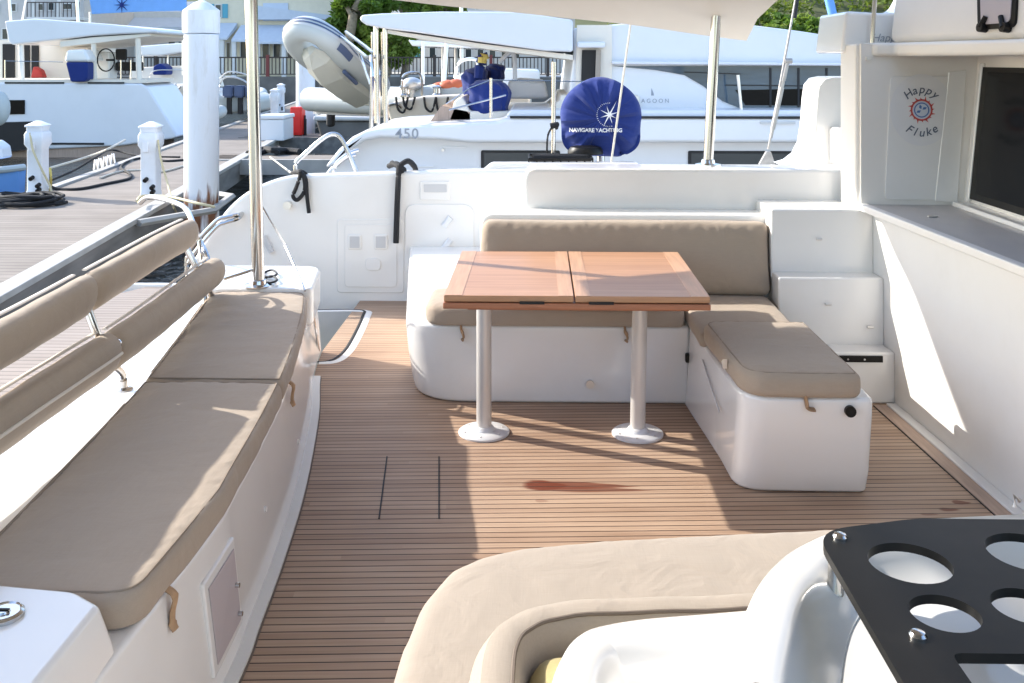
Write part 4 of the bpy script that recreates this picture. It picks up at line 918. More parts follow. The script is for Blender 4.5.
def onto(me, px, pz):
    return map_mesh(me, lambda a: np.array([(cx.x + px + v[0], cx.y + cov_y(px + v[0], pz + v[1]) - 0.006, cx.z + pz + v[1]) for v in a]))
def subdiv(me, cuts=2):
    bm = NB(); bm.from_mesh(me); bmesh.ops.triangulate(bm, faces=bm.faces); bmesh.ops.subdivide_edges(bm, edges=bm.edges, cuts=cuts, use_grid_fill=True); bm.to_mesh(me); bm.free(); return me
obj('lettering', onto(subdiv(text_mesh('NAVIGARE YACHTING', 0.039, spacing=0.97, thick=0.0012)), -0.045, -0.085), M['white_ink'], t, smooth=False)
sp = []
LEN = [0.115, 0.07, 0.075, 0.07, 0.10, 0.07, 0.06, 0.07]
for k in range(8):
    a = rad(62) + k * math.pi / 4; sp += [(LEN[k] * math.cos(a), LEN[k] * math.sin(a)), (0.014 * math.cos(a + math.pi / 8), 0.014 * math.sin(a + math.pi / 8))]
obj('star_emblem', onto(subdiv(curve_mesh([sp], 0.0), 3), 0.055, 0.03), M['white_ink'], t, smooth=False)
bm = NB()
for k in range(22):
    a = rad(85) + k * rad(200) / 21; r0, r1 = 0.082, 0.09; w = 0.02
    bm.faces.new([bm.verts.new((r * math.cos(b), r * math.sin(b), 0)) for r, b in ((r0, a - w), (r1, a - w), (r1, a + w), (r0, a + w))])
m2 = bpy.data.meshes.new('q'); bm.to_mesh(m2); bm.free(); obj('star_emblem', onto(m2, 0.05, 0.03), M['white_ink'], t, smooth=False)
bm = NB(); cyl(bm, (cx.x, cx.y + 0.03, 0.65), (cx.x, cx.y + 0.03, cx.z - 0.2), 0.03, 14); obj('stem', bm, M['steel'], t)
bm = NB(); lathe(bm, (cx.x - 0.12, cx.y - 0.1, 0.99), [(0.13, 0), (0.13, 0.02), (0.11, 0.05), (0.06, 0.06)], 24); obj('foot', bm, M['black'], t)
# rope tray with a stanchion
t = thing('line_tray', 'black wire tray of ropes on the side deck beside the round cover', 'rope tray', tuple(P(560, 165, Y=7.0)))
bm = NB(); a = P(529, 164, Y=7.0); b = P(592, 164, Y=7.0)
for z in (0.0, 0.045): tube(bm, [Vector((a.x, 6.9, a.z + z)), Vector((b.x, 6.9, a.z + z)), Vector((b.x, 7.2, a.z + z)), Vector((a.x, 7.2, a.z + z))], 0.010, 8, closed=True)
for k in range(9):
    x = a.x + (b.x - a.x) * k / 8; tube(bm, [Vector((x, 6.9, a.z - 0.02)), Vector((x, 6.9, a.z + 0.045))], 0.006, 6)
obj('tray', bm, M['black'], t)
bm = NB(); 
for k in range(4): tube(bm, smooth_path([Vector((a.x + 0.03 + 0.4 * (j % 2), 6.95 + 0.03 * j, a.z + 0.02 + 0.012 * k)) for j in range(6)], 4), 0.012, 6)
obj('line', bm, M['rope_black'], t)
bm = NB(); q = P(553, 168, Y=7.15); tube(bm, [Vector((q.x, 7.15, 0.65)), P(554, 62, Y=7.15)], 0.017, 10); s = thing('stanchion', 'thin steel stanchion with a black lashing, left of the round blue cover', 'stanchion', (q.x, 7.15, 0.65))
obj('tube', bm, M['steel'], s); 
bm = NB(); c = P(553, 126, Y=7.15); tube(bm, [c + Vector((-0.02, -0.02, 0)), c + Vector((0.03, -0.02, 0.01)), c + Vector((0.02, 0.02, -0.01))], 0.022, 8); tube(bm, smooth_path([c, P(548, 135, Y=7.1), P(547, 152, Y=7.1), P(549, 162, Y=7.1)], 4), 0.008, 6); obj('lashing', bm, M['rope_black'], s)
# rigging: shroud with turnbuckle, thin line
t = thing('shroud', 'thick wire shroud with a steel turnbuckle rising from the side deck, left of the cabin', 'rigging', tuple(P(764, 162, Y=6.9)))
A = P(766, 160, Y=6.9); B = P(790, 50, Y=6.9); Cc = P(801, -30, Y=6.9)
def lerp(a, b, t): return a + (b - a) * t
bm = NB(); cyl(bm, lerp(A, B, 0.1), Cc, 0.008, 10); obj('wire', bm, M['rig'], t)
bm = NB(); cyl(bm, lerp(A, B, 0.28), lerp(A, B, 0.66), 0.017, 14); cyl(bm, lerp(A, B, 0.2), lerp(A, B, 0.28), 0.012, 10); cyl(bm, lerp(A, B, 0.66), lerp(A, B, 0.72), 0.013, 10); obj('turnbuckle', bm, M['rig'], t)
bm = NB(); cyl(bm, lerp(A, B, 0.72), lerp(A, B, 0.92), 0.016, 12); cyl(bm, lerp(A, B, 0.9) + Vector((-0.02, 0, 0)), lerp(A, B, 0.9) + Vector((0.03, 0, 0)), 0.02, 10); obj('toggle', bm, M['rig'], t)
bm = NB(); cyl(bm, lerp(B, Cc, 0.4), Cc, 0.015, 10); obj('sleeve', bm, M['rubber'], t)
bm = NB(); prism(bm, [A + Vector((-0.05, -0.02, -0.03)), A + Vector((0.06, -0.02, -0.03)), A + Vector((0.03, -0.02, 0.06)), A + Vector((0.0, -0.02, 0.06))], (0, 0.04, 0)); obj('chainplate', bm, M['rig'], t)
bm = NB(); tube(bm, [P(611, 164, Y=6.95), P(637, -20, Y=6.95)], 0.0075, 8); tag(obj('halyard', bm, M['rope']), 'thin pale line running up in front of the round blue cover', 'rope')
bm = NB(); tube(bm, [P(872, 45, Y=5.25), P(876, -20, Y=5.25)], 0.012, 8); tag(obj('rail_post', bm, M['steel']), 'thin steel post standing in front of the white wing beside the cabin', 'post')
# ================================================================== MARINA
ZW = -1.05; ZD = -0.40
def water_mat():
    m = bpy.data.materials.new('harbour_water'); m.use_nodes = True; nt = m.node_tree; b = nt.nodes['Principled BSDF']
    b.inputs['Base Color'].default_value = (0.012, 0.02, 0.02, 1); b.inputs['Roughness'].default_value = 0.05; b.inputs['Specular IOR Level'].default_value = 0.35
    tc = N(nt, 'ShaderNodeTexCoord'); n = N(nt, 'ShaderNodeTexNoise'); n.inputs['Scale'].default_value = 4.5; n.inputs['Detail'].default_value = 5; n.inputs['Distortion'].default_value = 0.6
    nt.links.new(tc.outputs['Object'], n.inputs['Vector'])
    bp = N(nt, 'ShaderNodeBump'); bp.inputs['Strength'].default_value = 0.8; bp.inputs['Distance'].default_value = 0.12
    nt.links.new(n.outputs['Fac'], bp.inputs['Height']); nt.links.new(bp.outputs['Normal'], b.inputs['Normal']); return m
bm = NB(); bm.faces.new([bm.verts.new(p) for p in ((-900, -300, ZW), (900, -300, ZW), (900, 60, ZW), (-900, 60, ZW))]); struct('water', bm, water_mat())
# quay and land
YQ = 58.0; ZQ = 0.55
bm = NB(); box(bm, -900, 900, YQ, 900, ZW - 1, ZQ); struct('ground', bm, M['concrete'])
bm = NB(); box(bm, -120, 150, YQ - 0.4, YQ - 0.01, ZW - 1, ZQ + 0.12); tag(obj('quay_wall', bm, M['stone']), 'dark stone quay wall along the far side of the harbour', 'quay wall')

# dock: a straight walk going away from the camera
DN = Vector((-4.67, 8.5, 0)); DD = Vector((-0.127, 1, 0)).normalized(); DS = Vector((-DD.y, DD.x, 0))   # DS points to the far (left) side
def dk(s, w, z=ZD): return DN + DD * s + DS * w + Vector((0, 0, z))
t = thing('dock', 'weathered grey wooden dock walkway with a pale kerb, leading away beside the moored boats', 'dock', tuple(dk(10, 1, ZW)))
M['dockwood'].node_tree.nodes['Mapping'].inputs['Rotation'].default_value = (0, 0, 0)
bm = NB(); slab(bm, [tuple(dk(-9, 0.22).xy), tuple(dk(48, 0.22).xy), tuple(dk(48, 2.2).xy), tuple(dk(-9, 2.2).xy)], ZD - 0.1, ZD); obj('boards', bm, M['dockwood'], t)
bm = NB(); slab(bm, [tuple(dk(-9, 0).xy), tuple(dk(48, 0).xy), tuple(dk(48, 0.215).xy), tuple(dk(-9, 0.215).xy)], ZD - 0.03, ZD + 0.035); obj('kerb', bm, M['kerb'], t, bevel=0.008)
bm = NB(); slab(bm, [tuple(dk(-9, 2.205).xy), tuple(dk(48, 2.205).xy), tuple(dk(48, 2.36).xy), tuple(dk(-9, 2.36).xy)], ZD - 0.16, ZD + 0.035); obj('kerb', bm, M['kerb'], t, bevel=0.008)
bm = NB(); slab(bm, [tuple(dk(-9, 0.03).xy), tuple(dk(48, 0.03).xy), tuple(dk(48, 0.12).xy), tuple(dk(-9, 0.12).xy)], ZD - 0.42, ZD - 0.035); obj('fascia', bm, M['fascia'], t)
bm = NB(); slab(bm, [tuple(dk(-9, 2.2).xy), tuple(dk(48, 2.2).xy), tuple(dk(48, 2.3).xy), tuple(dk(-9, 2.3).xy)], ZD - 0.5, ZD - 0.165); obj('fascia', bm, M['fascia'], t)
# bracket round the near pile
q = [dk(4.0, -0.02), dk(5.0, -0.75), dk(6.4, -0.75), dk(7.2, -0.02)]
bm = NB(); tube(bm, [p + Vector((0, 0, -0.02)) for p in q], 0.07, 6, sq=(1, 0.7)); obj('pile_bracket', bm, M['kerb'], t)
# cross walk near the red box
q = [P(252, 160, z=ZD), P(345, 160, z=ZD)]
t2 = thing('finger_dock', 'short grey finger dock branching off the walkway below the red box', 'dock', tuple(q[0]))
y = q[0].y
bm = NB(); box(bm, q[0].x - 1.0, q[1].x + 3.0, y - 0.1, y + 1.1, ZD - 0.1, ZD); obj('boards', bm, M['dockwood'], t2)
bm = NB(); box(bm, q[0].x - 1.0, q[1].x + 3.0, y - 0.22, y - 0.105, ZD - 0.28, ZD + 0.03); obj('kerb', bm, M['kerb'], t2)
t3 = thing('finger_dock', 'far finger dock where the red box and the middle white piling stand', 'dock', tuple(P(300, 134, z=ZD)))
y = P(300, 138, z=ZD).y; bm = NB(); box(bm, -8.0, -1.0, y, y + 1.6, ZD - 0.1, ZD); obj('boards', bm, M['dockwood'], t3)
bm = NB(); box(bm, -8.0, -1.0, y - 0.12, y - 0.005, ZD - 0.4, ZD + 0.02); obj('kerb', bm, M['fascia'], t3)

# pilings
def piling(x, y, r, top, label, rust=True):
    t = thing('piling', label, 'piling', (x, y, ZW - 0.5), 'white sleeved pilings')
    obj('sleeve', lathe(NB(), (x, y, 0), [(r, ZW - 0.5), (r, top - 0.35)], 28), M['pile_rust' if rust else 'pile'], t)
    obj('cap', lathe(NB(), (x, y, 0), [(r + 0.012, top - 0.33), (r + 0.014, top - 0.16), (r + 0.014, top), (r * 0.5, top + 0.1), (0.02, top + 0.15)], 28), M['pile'], t)
    return t
pn = P(202, 208, z=ZD - 0.05); pn = Vector((pn.x, pn.y, 0)); pn = Vector(((198.5 - 539.5) / F * 14.0, 14.0, 0))
piling(pn.x, pn.y, 0.245, 2.39, 'tall thick white piling with rust stains at its foot, nearest to the foreground boat')
pf = P(305.5, 132, z=ZD); piling(pf.x, pf.y, 0.27, 2.1, 'white piling beside the red box, partly behind the hanging dinghy', False)
pf2 = P(345, 118, z=ZD); piling(pf2.x, pf2.y, 0.26, 0.9, 'short far white piling under the stern of the hanging dinghy', False)

# power posts
def power_post(c, label, hose=True):
    t = thing('power_post', label, 'power pedestal', (c.x, c.y, ZD), 'white shore power posts on the dock')
    def sec(r, z): return [Vector((c.x + dx * r, c.y + dy * r, ZD + z)) for dx, dy in roundpoly([(-1, -1), (1, -1), (1, 1), (-1, 1)], 0.25, 3)]
    obj('body', loft(NB(), [sec(0.125, 0), sec(0.125, 0.08), sec(0.118, 0.1), sec(0.118, 0.74), sec(0.15, 0.80), sec(0.15, 0.95), sec(0.13, 0.99)]), M['dockpost'], t)
    obj('lamp_cap', loft(NB(), [sec(0.125, 0.992), sec(0.125, 1.06), sec(0.145, 1.062), sec(0.145, 1.085), sec(0.03, 1.15)]), M['dockpost'], t)
    bm = NB(); box(bm, c.x - 0.07, c.x + 0.02, c.y - 0.16, c.y - 0.12, ZD + 0.70, ZD + 0.86); obj('socket_flap', bm, M['gel_cool'], t, bevel=0.01)
    for (dx, z) in ((-0.02, 0.30), (0.08, 0.19), (0.085, 0.12)):
        bm = NB(); cyl(bm, (c.x + dx, c.y - 0.115, ZD + z), (c.x + dx, c.y - 0.19, ZD + z - 0.02), 0.033, 10); obj('plug', bm, M['black'], t)
    return t
a = P(38, 196, z=ZD); power_post(a, 'white shore power post with a pyramid cap at the coiled black cable')
b = P(151, 198, z=ZD); power_post(b, 'white shore power post just left of the thick rusty piling')
for (u, v, h) in ((277, 122, 'first'), (282, 115, 'second')):
    a2 = P(u, v, z=ZD); tt = None
pp1 = P(275, 123, z=ZD); power_post(pp1, 'distant white power post behind the white dock box', False)
pp2 = P(281, 112, z=ZD); power_post(pp2, 'farthest white power post, beyond the dock box', False)
# hoses and cables
def line(pts, r, m, label, cat='cable', name='cable', group=None):
    bm = NB(); tube(bm, smooth_path(pts, 6), r, 8); return tag(obj(name, bm, m), label, cat, group)
line([P(30, 133, Y=a.y - 0.13), P(33, 150, Y=a.y - 0.2), P(42, 170, Y=a.y - 0.2), P(50, 186, Y=a.y - 0.15), P(52, 196, z=ZD + 0.03)], 0.016, M['hose'], 'pale yellow hose hanging from the left power post', 'hose', 'hose')
line([P(50, 168, Y=a.y - 0.1), P(51, 178, Y=a.y - 0.14), P(50, 192, z=ZD + 0.04)], 0.018, M['yellow'], 'bright yellow cord at the right side of the left power post', 'cord', 'cord')
line([P(158, 140, Y=b.y - 0.13), P(161, 160, Y=b.y - 0.2), P(168, 185, Y=b.y - 0.3), P(173, 205, z=ZD + 0.05), P(178, 216, z=ZD - 0.2)], 0.016, M['hose'], 'pale yellow hose hanging from the right power post over the dock edge', 'hose', 'hose')
zc_ = ZD + 0.02
line([P(50, 186, z=zc_ + 0.05), P(58, 189, z=zc_), P(80, 189, z=zc_), P(105, 184, z=zc_), P(128, 179, z=zc_), P(130, 174, z=zc_), P(121, 168, z=zc_), P(127, 162, z=zc_), P(143, 158, z=zc_), P(165, 161, z=zc_), P(184, 160, z=zc_)], 0.026, M['rope_black'], 'long black power cable snaking over the dock between the two power posts')
line([P(52, 180, z=zc_), P(75, 170, z=zc_ + 0.1), P(98, 156, z=zc_ + 0.25), P(112, 150, z=zc_ + 0.1), P(140, 156, z=zc_), P(180, 157, z=zc_)], 0.02, M['rope_black'], 'thin black cable running along the far edge of the dock')
c = P(26, 206, z=ZD); bm = NB(); path = []
for k in range(150):
    an = k * 0.42; r = 0.30 + 0.12 * math.sin(k * 0.13) + 0.05 * math.sin(k * 0.9); path.append((c.x - 0.1 + r * 1.25 * math.cos(an), c.y + 0.1 + r * 0.9 * math.sin(an), ZD + 0.03 + 0.0008 * k + 0.015 * math.sin(k * 1.3)))
tube(bm, path, 0.024, 7); tube(bm, smooth_path([path[-1], P(55, 204, z=ZD + 0.03), P(67, 202, z=ZD + 0.03)], 4), 0.024, 7)
tag(obj('coiled_cable', bm, M['rope_black']), 'flat coil of black cable on the dock in front of the left power post', 'cable')
# rope lines and edge roller
line([P(50, 168, z=ZD + 0.2), P(90, 156, z=ZD + 0.3), P(110, 148, z=ZD + 0.5), P(125, 140, z=0.1)], 0.02, M['rope'], 'pale mooring rope stretched from the left power post toward the white boat', 'mooring rope', 'mooring_rope')
line([P(100, 178, z=zc_), P(118, 172, z=zc_), P(140, 170, z=zc_), P(160, 172, z=zc_), P(183, 166, z=zc_)], 0.018, M['rope'], 'pale rope lying loose across the dock boards', 'mooring rope', 'mooring_rope')
bm = NB()
for k, u in enumerate((94, 98, 103, 107, 111)): tube(bm, [P(u, 170 - k * 1.5, z=ZD), P(u + 1, 160 - k * 1.5, z=ZD), P(u + 3, 160 - k * 1.5, z=ZD), P(u + 4, 169 - k * 1.5, z=ZD)], 0.016, 6)
tag(obj('dock_cleat', bm, M['alu']), 'pale metal cleats and rings at the far dock edge between the power posts', 'cleat')
# tubular ramp guard at the dock edge near our stern
bm = NB(); yb = None
q = [P(137, 201, z=-0.25), P(143, 196, z=-0.25), P(170, 197, z=-0.25), P(196, 203, z=-0.25), P(215, 207, z=-0.3)]
tube(bm, smooth_path(q, 5), 0.02, 8); tag(obj('dock_hose', bm, M['hose']), 'pale hose lying along the dock edge below the right power post', 'hose')
# boxes on the far dock
c = P(271, 141, z=ZD); t = thing('dock_box', 'white fibreglass dock box with a lid standing on the walkway left of the red box', 'dock box', (c.x, c.y, ZD))
bm = NB(); box(bm, c.x - 0.35, c.x + 0.33, c.y, c.y + 1.0, ZD, ZD + 0.55); obj('body', bm, M['gel_cool'], t, bevel=0.03)
bm = NB(); box(bm, c.x - 0.38, c.x + 0.36, c.y - 0.03, c.y + 1.03, ZD + 0.555, ZD + 0.66); obj('lid', bm, M['gel_cool'], t, bevel=0.03)
c = P(296, 136, z=ZD); t = thing('fire_box', 'bright red upright box at the foot of the middle white piling', 'fire box', (c.x, c.y, ZD))
k = c.y / F; bm = NB(); box(bm, c.x - 6 * k, c.x + 6 * k, c.y, c.y + 0.4, ZD + 0.02, ZD + 29 * k); obj('body', bm, M['red'], t, bevel=0.02)
bm = NB(); box(bm, c.x - 4.5 * k, c.x + 4.5 * k, c.y - 0.02, c.y - 0.002, ZD + 3 * k, ZD + 26 * k); obj('door', bm, M['red'], t, bevel=0.01)
c = P(303.5, 135, z=ZD); bm = NB()
for dx in (-0.06, 0.06): cyl(bm, (c.x + dx, c.y - 0.1, ZD), (c.x + dx, c.y - 0.1, ZD + 0.45), 0.05, 10); cyl(bm, (c.x + dx, c.y - 0.1, ZD + 0.45), (c.x + dx, c.y - 0.1, ZD + 0.55), 0.03, 10)
tag(obj('fuel_canister', bm, M['rubber']), 'pair of black canisters between the red box and the piling', 'canister')
c = P(270, 154, z=ZD + 0.02); bm = NB(); tube(bm, smooth_path([c + Vector((-0.5, 0, 0)), c + Vector((-0.2, 0.3, 0.08)), c + Vector((0.1, -0.2, 0.1)), c + Vector((0.3, 0.2, 0.06)), c + Vector((0.65, 0.0, 0.05))], 4), 0.07, 7); tube(bm, smooth_path([c + Vector((-0.3, -0.2, 0)), c + Vector((0.1, 0.3, 0.1)), c + Vector((0.2, -0.2, 0.05))], 4), 0.06, 7)
tag(obj('black_rope_heap', bm, M['rope_black']), 'heap of black rope on the finger dock behind our rail', 'rope')
line([P(270, 157, z=ZD), P(290, 172, z=0.2), P(297, 176, Y=7.2)], 0.014, M['rope'], 'pale mooring line from the rope heap down to the guard rail', 'mooring rope', 'mooring_rope')

# ------------------------------------------------------------------ big neighbour catamaran
NY = 10.0
t = thing('moored_catamaran', 'big white catamaran moored alongside, a dinghy on its davits and blue covers on deck', 'sailing boat', (2.0, 12.0, ZW))
def Q(u, v, y=NY): return P(u, v, Y=y)
# hull: upper flare proud, lower hull set back
low_ = [Q(310, 196), Q(322, 174), Q(338, 155), Q(352, 141), Q(366, 135), Q(440, 137), Q(470, 142), Q(620, 142), Q(1100, 142), Vector((9, NY, 0.6)), Vector((9, NY, ZW - 0.2)), Vector((-3.0, NY, ZW - 0.2)), Vector((-2.9, NY, -0.4))]
obj('lower_hull', prism(NB(), [Vector((p.x, NY + 0.22, p.z)) for p in low_], (0, 1.7, 0)), M['gel_cool'], t, bevel=0.03)
up_ = [Q(324, 168), Q(338, 150), Q(352, 137), Q(366, 130), Q(385, 127), Q(440, 124), Q(498, 121), Q(508, 117), Q(620, 117), Q(860, 117), Q(1200, 118), Q(1200, 143), Q(470, 143), Q(440, 140), Q(380, 138), Q(364, 141), Q(350, 150), Q(336, 166)]
obj('upper_hull', prism(NB(), up_, (0, 2.0, 0)), M['gel_cool'], t, bevel=0.05, bseg=4)
bm = NB(); box(bm, Q(510, 1).x, 9, NY - 0.012, NY + 0.03, Q(0, 117.5).z, Q(0, 115.2).z); obj('toe_rail', bm, M['rubber'], t)
bm = NB(); prism(bm, [Q(505, 117, 10.1), Q(1200, 117, 10.1), Q(1200, 110, 10.1), Q(510, 110, 10.1)], (0, 1.6, 0)); obj('side_deck', bm, M['gel_cool'], t, bevel=0.03)
for (u0, u1) in ((481, 560), (688, 818)):
    y_ = NY + 0.216; q = roundpoly([(Q(u0, 0, y_).x, Q(0, 149, y_).z), (Q(u1, 0, y_).x, Q(0, 149, y_).z), (Q(u1, 0, y_).x, Q(0, 172, y_).z), (Q(u0, 0, y_).x, Q(0, 172, y_).z)], 0.02)
    w = obj('hull_window', prism(NB(), [(x, y_, z) for x, z in q], (0, -0.01, 0)), M['rubber'], t)
    q = [(Q(u0 + 3, 0, y_).x, Q(0, 151.5, y_).z), (Q(u1 - 3, 0, y_).x, Q(0, 151.5, y_).z), (Q(u1 - 3, 0, y_).x, Q(0, 172, y_).z), (Q(u0 + 3, 0, y_).x, Q(0, 172, y_).z)]
    obj('pane', prism(NB(), [(x, y_ - 0.0105, z) for x, z in q], (0, -0.004, 0)), M['glass_bld'], w)
tm = text_mesh('450', 0.145, spacing=1.15, thick=0.002); c = Q(407, 134); tm.transform(Matrix.Translation((c.x, NY - 0.004, c.z)) @ Matrix.Rotation(math.pi / 2, 4, 'X')); obj('lettering', tm, M['grey_ink'], t, smooth=False)
bm = NB(); 
for (u0, u1, v) in ((440, 466, 146), (418, 433, 165)): box(bm, Q(u0, 0, NY + .2).x, Q(u1, 0, NY + .2).x, NY + 0.205, NY + 0.222, Q(0, v + 0.6, NY + .2).z, Q(0, v - 0.6, NY + .2).z)
obj('hull_marking', bm, M['white_ink'], t)
bm = NB(); a = Q(443, 150, NY + .2); cyl(bm, a, a + Vector((0, -0.03, 0)), 0.016, 10); obj('skin_fitting', bm, M['alu'], t)
# stern steps and cockpit moulding
HY = 10.55
q = [Q(448, 118, HY), Q(455, 100, HY), Q(462, 96, HY), Q(470, 111, HY), Q(545, 111, HY), Q(560, 100, HY), Q(560, 95, HY), Q(640, 95, HY), Q(640, 122, HY), Q(448, 122, HY)]
obj('cockpit_side', prism(NB(), q, (0, 2.2, 0)), M['gel_warm'], t, bevel=0.03)
bm = NB(); prism(bm, [Q(430, 122, HY), Q(441, 106, HY), Q(470, 112, HY), Q(470, 122, HY)], (0, 1.5, 0)); obj('stern_step', bm, M['teak_strip'], t)
q = [Q(508, 99, 11.5), Q(508, 80, 11.5), Q(520, 79, 11.5), Q(545, 81, 11.5), Q(549, 99, 11.5)]; obj('cockpit_seat', prism(NB(), q, (0, 1.0, 0)), M['gel_cool'], t, bevel=0.05)
# deckhouse
DY = 10.6
prof = [Q(566, 114, DY), Q(573, 60, DY), Q(573, 28, DY), Q(640, 22, DY), Q(700, 21, DY), Q(752, 25, DY), Q(800, 31, DY), Q(845, 38, DY), Q(960, 62, DY), Q(1060, 112, DY), Q(1060, 118, DY)]
obj('deckhouse', prism(NB(), prof, (0, 4.2, 0)), M['gel_cool'], t, bevel=0.06, bseg=4)
q = [Q(611, 61, DY), Q(870, 63, DY), Q(870, 66, DY), Q(611, 64, DY)]; obj('roof_eave', prism(NB(), [p + Vector((0, -0.01, 0)) for p in q], (0, -0.10, 0)), M['gel_cool'], t, bevel=0.02)
wq = [Q(612, 66, DY), Q(860, 66, DY), Q(860, 108.5, DY), Q(738, 107.5, DY), Q(722, 101, DY), Q(703, 86, DY), Q(684, 75, DY), Q(655, 70, DY)]
w = obj('window_band', prism(NB(), [p + Vector((0, -0.002, 0)) for p in wq], (0, -0.012, 0)), M['glass_blue'], t)
bm = NB()
for u0, v0, u1, v1 in ((684, 72, 740, 74), (725, 85, 860, 86.5)): tube(bm, [Q(u0, v0, DY) + Vector((0, -0.02, 0)), Q(u1, v1, DY) + Vector((0, -0.02, 0))], 0.006, 6)
for u in (770, 798, 826): tube(bm, [Q(u, 68, DY) + Vector((0, -0.02, 0)), Q(u, 107, DY) + Vector((0, -0.02, 0))], 0.012, 6)
obj('window_frame', bm, M['rubber'], w)
bm = NB(); prism(bm, [Q(735, 90, DY) + Vector((0, -0.016, 0)), Q(850, 88, DY) + Vector((0, -0.016, 0)), Q(850, 106, DY) + Vector((0, -0.016, 0)), Q(745, 105, DY) + Vector((0, -0.016, 0))], (0, -0.004, 0)); obj('pane', bm, M['glass_dark'], w)
tm = text_mesh('LAGOON', 0.062, spacing=1.5); c = Q(653, 101, DY); tm.transform(Matrix.Translation((c.x, DY - 0.004, c.z)) @ Matrix.Rotation(math.pi / 2, 4, 'X')); obj('lettering', tm, M['grey_ink'], t, smooth=False)
bm = NB(); bm.faces.new([bm.verts.new(p) for p in [Q(651, 95.5, DY) + Vector((0, -0.004, 0)), Q(651.4, 88, DY) + Vector((0, -0.004, 0)), Q(653.5, 93, DY) + Vector((0, -0.004, 0)), Q(654, 95.5, DY) + Vector((0, -0.004, 0))]]); obj('emblem', bm, M['grey_ink'], t, smooth=False)
# roof grab rail
bm = NB(); tube(bm, [Q(646, 49, 10.9), Q(648, 46, 10.9), Q(818, 48, 10.9), Q(820, 51, 10.9)], 0.013, 6)
for u in (651, 735, 814): cyl(bm, Q(u, 46.5, 10.9), Q(u, 50, 10.9), 0.03, 8)
obj('roof_rail', bm, M['steel'], t)
# aft bulkhead with door, set inside under the hardtop
bm = NB(); prism(bm, [Q(577, 25, 10.56), Q(612, 25, 10.56), Q(612, 114, 10.56), Q(575, 114, 10.56)], (0, 0.04, 0)); obj('aft_bulkhead', bm, M['gel_warm'], t)
bm = NB(); prism(bm, [Q(582, 50, 10.55), Q(601, 50, 10.55), Q(600, 84, 10.55), Q(581, 84, 10.55)], (0, -0.02, 0)); d_ = obj('cabin_door', bm, M['dark'], t)
bm = NB(); prism(bm, [Q(596, 50, 10.52), Q(601, 50, 10.52), Q(600, 84, 10.52), Q(595, 84, 10.52)], (0, -0.02, 0)); obj('curtain', bm, M['fab_light'], d_)
bm = NB(); box(bm, Q(577, 0, 10.5).x, Q(605, 0, 10.5).x, 10.44, 10.56, Q(0, 48, 10.5).z, Q(0, 42, 10.5).z); obj('door_header', bm, M['gel_cool'], t, bevel=0.02)
# hardtop over the cockpit
HTY = 10.4
hq = [Q(359, 20, HTY), Q(361, 15, HTY), Q(380, 13.5, HTY), Q(440, 11.5, HTY), Q(520, 12, HTY), Q(573, 20, HTY), Q(573, 52, HTY), Q(545, 51, HTY), Q(480, 42, HTY), Q(420, 33, HTY), Q(380, 28, HTY), Q(366, 25, HTY)]
obj('hardtop', prism(NB(), hq, (0, 3.6, 0)), M['gel_cool'], t, bevel=0.06, bseg=4)
bm = NB(); prism(bm, [Q(385, 29.5, 10.5), Q(480, 43.5, 10.5), Q(573, 55, 10.5), Q(573, 60, 10.5), Q(480, 48, 10.5), Q(385, 33, 10.5)], (0, 3.3, 0)); obj('hardtop_lining', bm, M['gel_warm'], t)
for u, y_ in ((376, 10.5), (385, 10.5), (373, 13.2), (383, 13.2)):
    bm = NB(); cyl(bm, Vector((Q(u, 0, y_).x, y_, Q(0, 28, 10.5).z + 0.03)), Vector((Q(u + 1, 0, y_).x, y_, 1.0)), 0.028, 12); obj('hardtop_post', bm, M['steel'], t)
bm = NB()
tube(bm, smooth_path([Q(371, 131, 10.3), Q(372, 62, 10.3), Q(366, 57, 10.8), Q(345, 40, 12.4), Q(325, 27, 12.7)], 4), 0.022, 8); tube(bm, smooth_path([Q(378, 131, 10.9), Q(378, 60, 10.9), Q(372, 52, 11.5), Q(346, 32, 13.5)], 4), 0.022, 8)
tube(bm, [Q(358, 50, 11.6), Q(371, 85, 10.3)], 0.018, 8)
obj('davit', bm, M['steel'], t)
# lifelines and stanchions on the neighbour
for u in (491,):
    bm = NB(); cyl(bm, Q(u, 118, 10.2), Q(u, 78, 10.2), 0.016, 10); obj('stanchion', bm, M['steel'], t)
bm = NB(); tube(bm, [Q(449, 110, 10.2), Q(491, 99, 10.2), Q(506, 95, 10.2)], 0.010, 6); tube(bm, [Q(491, 80, 10.2), Q(610, 82, 10.2)], 0.006, 6); tube(bm, [Q(491, 80, 10.2), Q(470, 88, 10.2), Q(446, 104, 10.2)], 0.007, 6); obj('lifeline', bm, M['steel'], t)
bm = NB(); tube(bm, [Q(738, 75, 10.2), Q(742, 116, 10.2)], 0.016, 8); obj('stanchion', bm, M['alu'], t)
bm = NB(); tube(bm, smooth_path([Q(500, 62, 11.0), Q(509, 53, 11.0), Q(514, 56, 11.0), Q(515, 80, 11.0)], 5), 0.025, 8); obj('seat_hoop', bm, M['plaque'], t)
bm = NB(); box(bm, Q(760, 0).x, Q(795, 0).x, NY - 0.02, NY + 0.01, Q(0, 122.5).z, Q(0, 120.2).z); obj('hull_marking', bm, M['plaque'], t)
